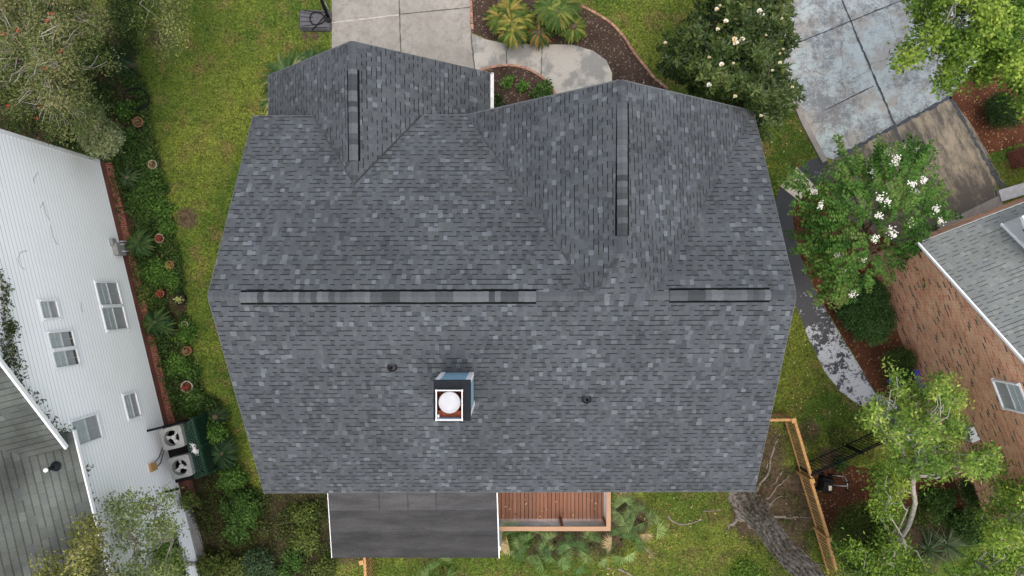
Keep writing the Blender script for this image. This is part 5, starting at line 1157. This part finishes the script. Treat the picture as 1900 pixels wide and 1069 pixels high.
for i, (x, y, r_, h, pal, lab) in enumerate(((278, 340, 30, .35, GM, 'leafy green clump near the second pot in the left bed'), (262, 370, 26, .3, GM, 'low green clump against the upper brick foundation'), (293, 385, 24, .28, GB, 'bright low clump at the lawn edge above the upper cycad'),
    (305, 420, 17, .3, GB, 'small clump right above the red soil pot'), (290, 505, 26, .4, GB, 'bright green clump below the upper spiky cycad'), (320, 520, 17, .35, GB, 'bright green clump touching the orange and green pot'), (268, 545, 18, .3, GY, 'yellow green clump beside the brick foundation'),
    (345, 617, 19, .4, GB, 'bright green clump just below the small dull pot'), (330, 678, 20, .4, GB, 'bright green clump below the orange terracotta pot'), (355, 690, 15, .3, GM, 'dark little clump left of the lower roof rake'), (232, 205, 16, .4, GB, 'rounded green clump left of the top terracotta pot'), (236, 262, 22, .35, GM, 'green clump beside the variegated shrub'), (262, 290, 16, .3, GM, 'green clump left of the pale rimmed pot'),
    (398, 803, 22, 1.0, GB, 'bright yellow green shrub beside the top of the lattice screen'), (430, 888, 24, .8, GB, 'mid green leafy shrub below the wide dark cycad'), (360, 745, 22, .5, GM, 'shaded green clump above the lattice screen'), (385, 755, 18, .5, DARK, 'dark clump between lawn and lattice screen'),
    (448, 945, 34, 1.0, GM, 'large dense green bush below the house corner'), (438, 985, 22, .7, GM, 'round green bush joined below the large dense bush'), (478, 1050, 30, .9, [(.03, .06, .025), (.05, .09, .04), (.08, .13, .06)], 'blue green bush at the bottom edge of the bed'),
    (385, 1055, 26, .9, GY, 'yellow green bush by the lower end of the white wall'), (350, 930, 16, 1.3, GY, 'yellow green sprig over the brick foundation below the air conditioners'), (436, 1055, 20, .8, GY, 'yellow green bush between two bottom bushes'), (568, 955, 24, .5, GY, 'olive shrub near the left edge of the patio roof'), (565, 1000, 26, .5, GY, 'lower olive shrub along the left edge of the patio roof'), (600, 1055, 18, .4, GY, 'olive clump under the lower corner of the patio roof'),
    (543, 1040, 20, .3, GM, 'low dark clump at the bottom of the shaded bed'), (445, 925, 16, .6, GM, 'small clump topping the large dense bush'), (525, 1062, 14, .3, GM, 'tiny green clump at the bottom edge'),
    (940, 152, 7, .35, GB, 'small green plant in the entry bed'), (971, 160, 7, .3, GB, 'second small green plant in the entry bed'), (1008, 172, 17, .5, GM, 'low green shrub in the entry bed at the roof edge'), (920, 190, 12, .5, DARK, 'dark shrub with white blooms below the garage gutter'),
    (1560, 862, 10, .3, GM, 'small pale leaved plant beyond the metal fence'), (1558, 810, 14, .3, GY, 'pale leaved sprig on the side lawn near the metal fence'), (1740, 935, 30, .25, GM, 'low green patch below the red mulch bed'), (1800, 975, 34, .5, GM, 'shaded green shrub beside the lower right tree'), (1715, 960, 20, .3, GY, 'thin olive patch right of the whitish trunk'),
    (968, 1000, 16, .4, GB, 'broad leaved green plant below the left end of the deck'), (1385, 1068, 30, .14, [(.08, .15, .02), (.12, .21, .03), (.17, .27, .04)], 'bright green weeds at the bottom right of the lawn'), (1020, 52, 12, .5, GY, 'orange tinged leaves between the front bed cycads'))):
    bush(x, y, r_, h, pal, lab, 100 + i)
tf = thing('flowering_plant', 'cluster of small white flowers on top of the green lattice screen', 'flowering plant', at(363, 832, 1.55)); flowers(tf, 'blossom', [at(x, y, 1.6) for x, y in ((360, 826), (363, 832), (366, 838), (361, 836))], 'pwhite', np.random.default_rng(9))
m = MB(); rg = np.random.default_rng(91); C = unproj(rg.uniform(355, 370, 26), rg.uniform(822, 842, 26), np.full(26, 1.57)); part('foliage', leaves_at('foliage', C, rg, 'random', 5, .05, .05, .02, GM), M['leaf'], tf)
# mass planting nobody could count, in the bed and in the shaded corner
def mass(name, outl, n, pal, seed, zt=.26, L=.085, Wd_=.05, M_=7, gap=-.25, sc=4.0):
    rg = np.random.default_rng(seed); x, y, d = sample(outl, n, rg); nz = fnoise((x - 950) * .02, (534 - y) * .02, sc, seed); k = nz > gap; x, y = x[k], y[k]; z = rg.uniform(.02, zt, len(x)); C = unproj(x, y, z); me = leaves_at(name, C, rg, 'random', M_, .07, L, Wd_, pal, cw=np.clip(.5 + .3 * nz[k] + rg.normal(size=len(C)) * .2, 0, 1), jit=.45); o = bpy.data.objects.new(name, me); me.materials.append(M['leaf']); COL.objects.link(o); o['kind'] = 'stuff'
    o['label'] = {'ground_cover': 'mixed low green ground cover in the planting beds'}.get(name, name); return o
mass('ground_cover', [[(232, 110), (262, 140), (275, 200), (280, 250), (296, 300), (300, 360), (318, 430), (340, 500), (350, 570), (345, 640), (368, 710), (380, 740), (322, 775), (300, 700), (262, 580), (205, 330), (210, 260)]], 6000, [(.016, .035, .009), (.03, .065, .015), (.055, .11, .024), (.09, .13, .035)], 201)
mass('ground_cover', [[(425, 850), (475, 920), (600, 915), (615, 1080), (380, 1080), (350, 950), (375, 890)]], 2600, [(.03, .03, .012), (.06, .065, .02), (.05, .09, .02), (.11, .11, .035)], 203, gap=-.1)
mass('ground_cover', [[(-60, 60), (200, 60), (215, 180), (175, 290), (0, 235), (-60, 220)]], 2600, DARK, 204, zt=.5, gap=-.6)
mass('ground_cover', [[(1410, 790), (1500, 790), (1530, 850), (1530, 1069), (1380, 1069), (1400, 900)], [(1480, 770), (1600, 780), (1640, 850), (1560, 860), (1510, 870)], [(1690, 945), (1830, 945), (1800, 1069), (1700, 1069)], [(930, 985), (1200, 985), (1200, 1010), (1160, 1030), (930, 1010)]], 2000, [(.03, .045, .012), (.06, .085, .02), (.10, .13, .03)], 202, zt=.08, L=.045, gap=.0)
# ---- grass blades on the lawns
def blades(outls, n, seed, ban):
    rg = np.random.default_rng(seed); x, y, d = sample(outls, n, rg); keep = np.ones(len(x), bool)
    for px, py, r_ in ban: keep &= np.hypot(x - px, y - py) > r_ * F / H * .8 * (1 + .3 * rg.normal(size=len(x)))
    x, y = x[keep], y[keep]; k = len(x); P0 = unproj(x, y, np.zeros(k)); a = rg.uniform(0, 6.283, k); el = rg.uniform(.2, 1.1, k); D = np.stack([np.cos(a) * np.cos(el), np.sin(a) * np.cos(el), np.sin(el)], 1); S = np.stack([-np.sin(a), np.cos(a), np.zeros(k)], 1); nz = fnoise((x - 950) * .02, (534 - y) * .02, 6.0, seed)
    c = np.ones((k, 3)) * (rg.uniform(.4, 1.95, (k, 1)) * (1 + .12 * nz[:, None])); c[:, 0] *= rg.uniform(.85, 1.25, k)
    me = leaf_mesh('lawn_blades', P0, D, S, rg.uniform(.04, .085, k), rg.uniform(.012, .028, k), c); me.materials.append(M['blades']); o = bpy.data.objects.new('grass', me); COL.objects.link(o); o['kind'] = 'stuff'; o['label'] = 'short mown grass of the lawns'
LAWN = [[(262, -40), (614, -40), (612, 95), (560, 160), (500, 235), (470, 235), (400, 560), (500, 930), (470, 920), (425, 850), (385, 760), (368, 700), (350, 640), (346, 560), (336, 480), (310, 400), (300, 300), (278, 250), (272, 190), (262, 140)],
        [(1060, -40), (1330, -40), (1300, 180), (1245, 170), (1195, 122), (1168, 85), (1130, 42), (1082, 12)], [(1395, 205), (1475, 195), (1520, 283), (1500, 298), (1478, 315), (1448, 345), (1438, 372), (1400, 300)],
        [(1455, 560), (1478, 570), (1500, 628), (1530, 690), (1560, 728), (1600, 757), (1620, 800), (1620, 860), (1510, 870), (1480, 775), (1425, 775)], [(600, 1030), (930, 1030), (930, 990), (1210, 990), (1190, 905), (1400, 905), (1420, 780), (1500, 780), (1545, 1080), (660, 1080), (600, 1080)], [(1826, 288), (1890, 268), (1960, 245), (1960, 345), (1855, 350)], [(1840, 345), (1860, 345), (1870, 370), (1850, 370)]]
blades(LAWN, 230000, 301, SOIL)
# ---- fallen leaves
rg = np.random.default_rng(401); x, y, d = sample([[(1395, 205), (1475, 195), (1520, 283), (1438, 372)], [(1455, 560), (1620, 757), (1620, 860), (1510, 870), (1425, 775)], [(1200, 905), (1540, 905), (1545, 1080), (1100, 1080)], [(1510, 880), (1640, 870), (1600, 940), (1540, 1010)], [(1476, 374), (1660, 700), (1700, 700), (1640, 600), (1500, 420)], [(1200, 130), (1245, 150), (1245, 180), (1130, 180)], [(1800, 130), (1890, 268), (1826, 286)], [(930, 912), (1120, 912), (1120, 960), (930, 960)]], 620, rg)
hz = np.where((x > 925) & (x < 1130) & (y < 965) & (y > 905), .615, .03); P0 = unproj(x, y, hz); k = len(x); a = rg.uniform(0, 6.283, k); D = np.stack([np.cos(a), np.sin(a), rg.uniform(0, .2, k)], 1); S = np.stack([-np.sin(a), np.cos(a), rg.uniform(-.2, .2, k)], 1); pal = np.array([(.42, .30, .10), (.30, .15, .06), (.20, .10, .05), (.55, .46, .22), (.33, .13, .05)]); c = pal[rg.integers(0, 5, k)] * rg.uniform(.7, 1.2, (k, 1))
me = leaf_mesh('fallen_leaves', P0, D, S, rg.uniform(.04, .10, k), rg.uniform(.03, .06, k), c); me.materials.append(M['leaf']); o = bpy.data.objects.new('fallen_leaves', me); COL.objects.link(o); o['kind'] = 'stuff'; o['label'] = 'scattered yellow and brown fallen leaves'

# ---- the big oak trunk with its surface roots
oak = thing('oak_tree', 'thick grey oak trunk with spreading surface roots at the lower right of the lawn', 'tree', at(1393, 940, 0))
def P3(px, py, z): return at(px, py, z)
tr = [(1388, 940, -.1, .62), (1391, 941, .12, .52), (1400, 950, .5, .44), (1412, 964, 1.1, .41), (1428, 983, 1.9, .39), (1444, 1005, 2.7, .37), (1462, 1027, 3.5, .36), (1480, 1046, 4.2, .36), (1500, 1066, 5.0, .34), (1530, 1105, 6.2, .32)]
m = MB(); rr = random.Random(5); n = 64; pts = []; NR = 90
for i in range(NR):
    f = i / (NR - 1) * (len(tr) - 1); j = min(int(f), len(tr) - 2); f -= j; x, y, z, r_ = [tr[j][k] * (1 - f) + tr[j + 1][k] * f for k in range(4)]; c = P3(x, y, z); ring = []; r_ *= .98
    for k in range(n):
        a = 2 * math.pi * k / n; fr = abs(math.sin(8 * a + math.sin(z * 2.3 + a) * 1.6 + rr.uniform(-.15, .15))) ** .5; w_ = .93 + .05 * math.sin(3 * a + z * .9) + .05 * math.sin(5 * a + 1 + z * .5) + .13 * fr + rr.uniform(-.03, .03) + (.42 * max(0, math.cos(2.5 * a)) * max(0, 1 - z / .7)); ring.append((c + Vector((math.cos(a), math.sin(a), 0)) * r_ * w_ + Vector((0, 0, rr.uniform(-.02, .02))), .45 + .75 * fr))  # colour darkens furrows and lightens ridges, painting crease shade onto the bark
    pts.append(ring)
for i in range(NR - 1):
    for k in range(n):
        k2 = (k + 1) % n; q_ = (pts[i][k][1] + pts[i][k2][1]) / 2 * rr.uniform(.8, 1.2); m.poly([pts[i][k][0], pts[i][k2][0], pts[i + 1][k2][0], pts[i + 1][k][0]], (q_, q_, q_ * .97))
part('trunk', m, M['bark'], oak)
def root(pxs, r0, r1):
    q = smooth_poly([at(a, b, 0) for a, b in pxs], 2, False); k = len(q) - 1; m = MB(); out = []; rw = random.Random(k * 7 + int(pxs[0][0])); q = [p + Vector((rw.uniform(-.05, .05), rw.uniform(-.05, .05), 0)) for p in q]; r0, r1 = r0 * .85, r1 * .6
    for i, p in enumerate(q): f = i / k; r_ = r0 + (r1 - r0) * f; out.append(Vector((p.x, p.y, r_ * .35 + .03 * math.sin(f * 9 + r0 * 50)))); 
    rw = random.Random(k); m.tube(out, [(r0 + (r1 - r0) * i / k) * rw.uniform(.7, 1.1) for i in range(k + 1)], 9); part('root', m, M['pale_root'], oak)
M['pale_root'] = plain('weathered_root', (.215, .185, .155), .9, .5, 7, .1)
for pxs, a, b in (([(1400, 935), (1425, 960), (1460, 958), (1485, 960), (1505, 962)], .11, .03), ([(1395, 925), (1405, 905), (1425, 880), (1428, 850), (1445, 815), (1448, 800)], .09, .02), ([(1405, 925), (1420, 932), (1440, 905), (1462, 885), (1478, 872)], .07, .015), ([(1425, 880), (1422, 862), (1430, 855)], .05, .02), ([(1410, 940), (1430, 935), (1445, 922), (1462, 922)], .05, .012),
    ([(1380, 950), (1368, 962), (1352, 978), (1345, 985)], .13, .03), ([(1378, 930), (1370, 915), (1378, 900), (1400, 912)], .08, .03), ([(1452, 875), (1440, 895), (1425, 905)], .04, .015), ([(1490, 1062), (1470, 1050), (1450, 1045)], .05, .02), ([(1385, 925), (1385, 912), (1395, 900)], .06, .02), ([(1500, 1050), (1520, 1046), (1538, 1052)], .06, .02)): root(pxs, a, b)
m = MB(); rg = np.random.default_rng(77); C = rg.normal(size=(260, 3)) * np.array([1.2, 1.2, .5]) + np.array((10.5, -13.0, 8.6)); part('crown', leaves_at('crown', C, rg, 'random', 40, .35, .12, .05, GM), M['leaf'], oak)
m = MB(); branches(m, P3(1530, 1105, 6.1), C, rg, 7, 40, .24, .02); part('limb', m, M['bark'], oak)
# loose roots and sticks on the lawn
for i, (pxs, r_, lab) in enumerate((([(1239, 957), (1245, 966), (1262, 974), (1280, 972), (1303, 964)], .035, 'forked bare root lying on the lawn right of the fan palms'), ([(1195, 1015), (1208, 1028), (1214, 1036)], .03, 'thin dark stick on the lawn below the fan palms'), ([(1146, 1055), (1158, 1060), (1172, 1068)], .05, 'pale root showing at the bottom edge of the lawn'), ([(1305, 948), (1320, 949), (1338, 945)], .025, 'short dark twig lying on the lawn near the roof edge'), ([(1125, 1053), (1135, 1056)], .04, 'small pale stone like root left of the bottom edge root'))):
    q = smooth_poly([at(a, b, .02) for a, b in pxs], 2, False); m = MB(); m.tube(q, [r_ * (1 - .5 * k / len(q)) for k in range(len(q))], 8); single('fallen_branch' if i in (1, 3) else 'bare_root', m, M['pale_root'], lab, 'branch' if i in (1, 3) else 'root')
for x, y, s_, lab in ((1782, 862, .16, 'pale grey garden rock under the small leafy branches'), (1797, 866, .2, 'flat grey rock beside the pale one by the brick wall'), (1836, 872, .17, 'grey rock nearer the brick wall'), (1858, 884, .12, 'small white stone at the foot of the brick wall')):
    m = MB(); q = at(x, y, 0); rr = random.Random(x); m.lathe((q.x, q.y, 0), [(s_, 0), (s_ * 1.1, .08), (s_ * .8, .2), (s_ * .3, .27), (0, .27)], 9); m.v = [(a + rr.uniform(-.03, .03), b + rr.uniform(-.03, .03), c + rr.uniform(-.02, .02) * (c > .02)) for a, b, c in m.v]; single('garden_rock', m, M['ac_metal'], lab, 'rock')
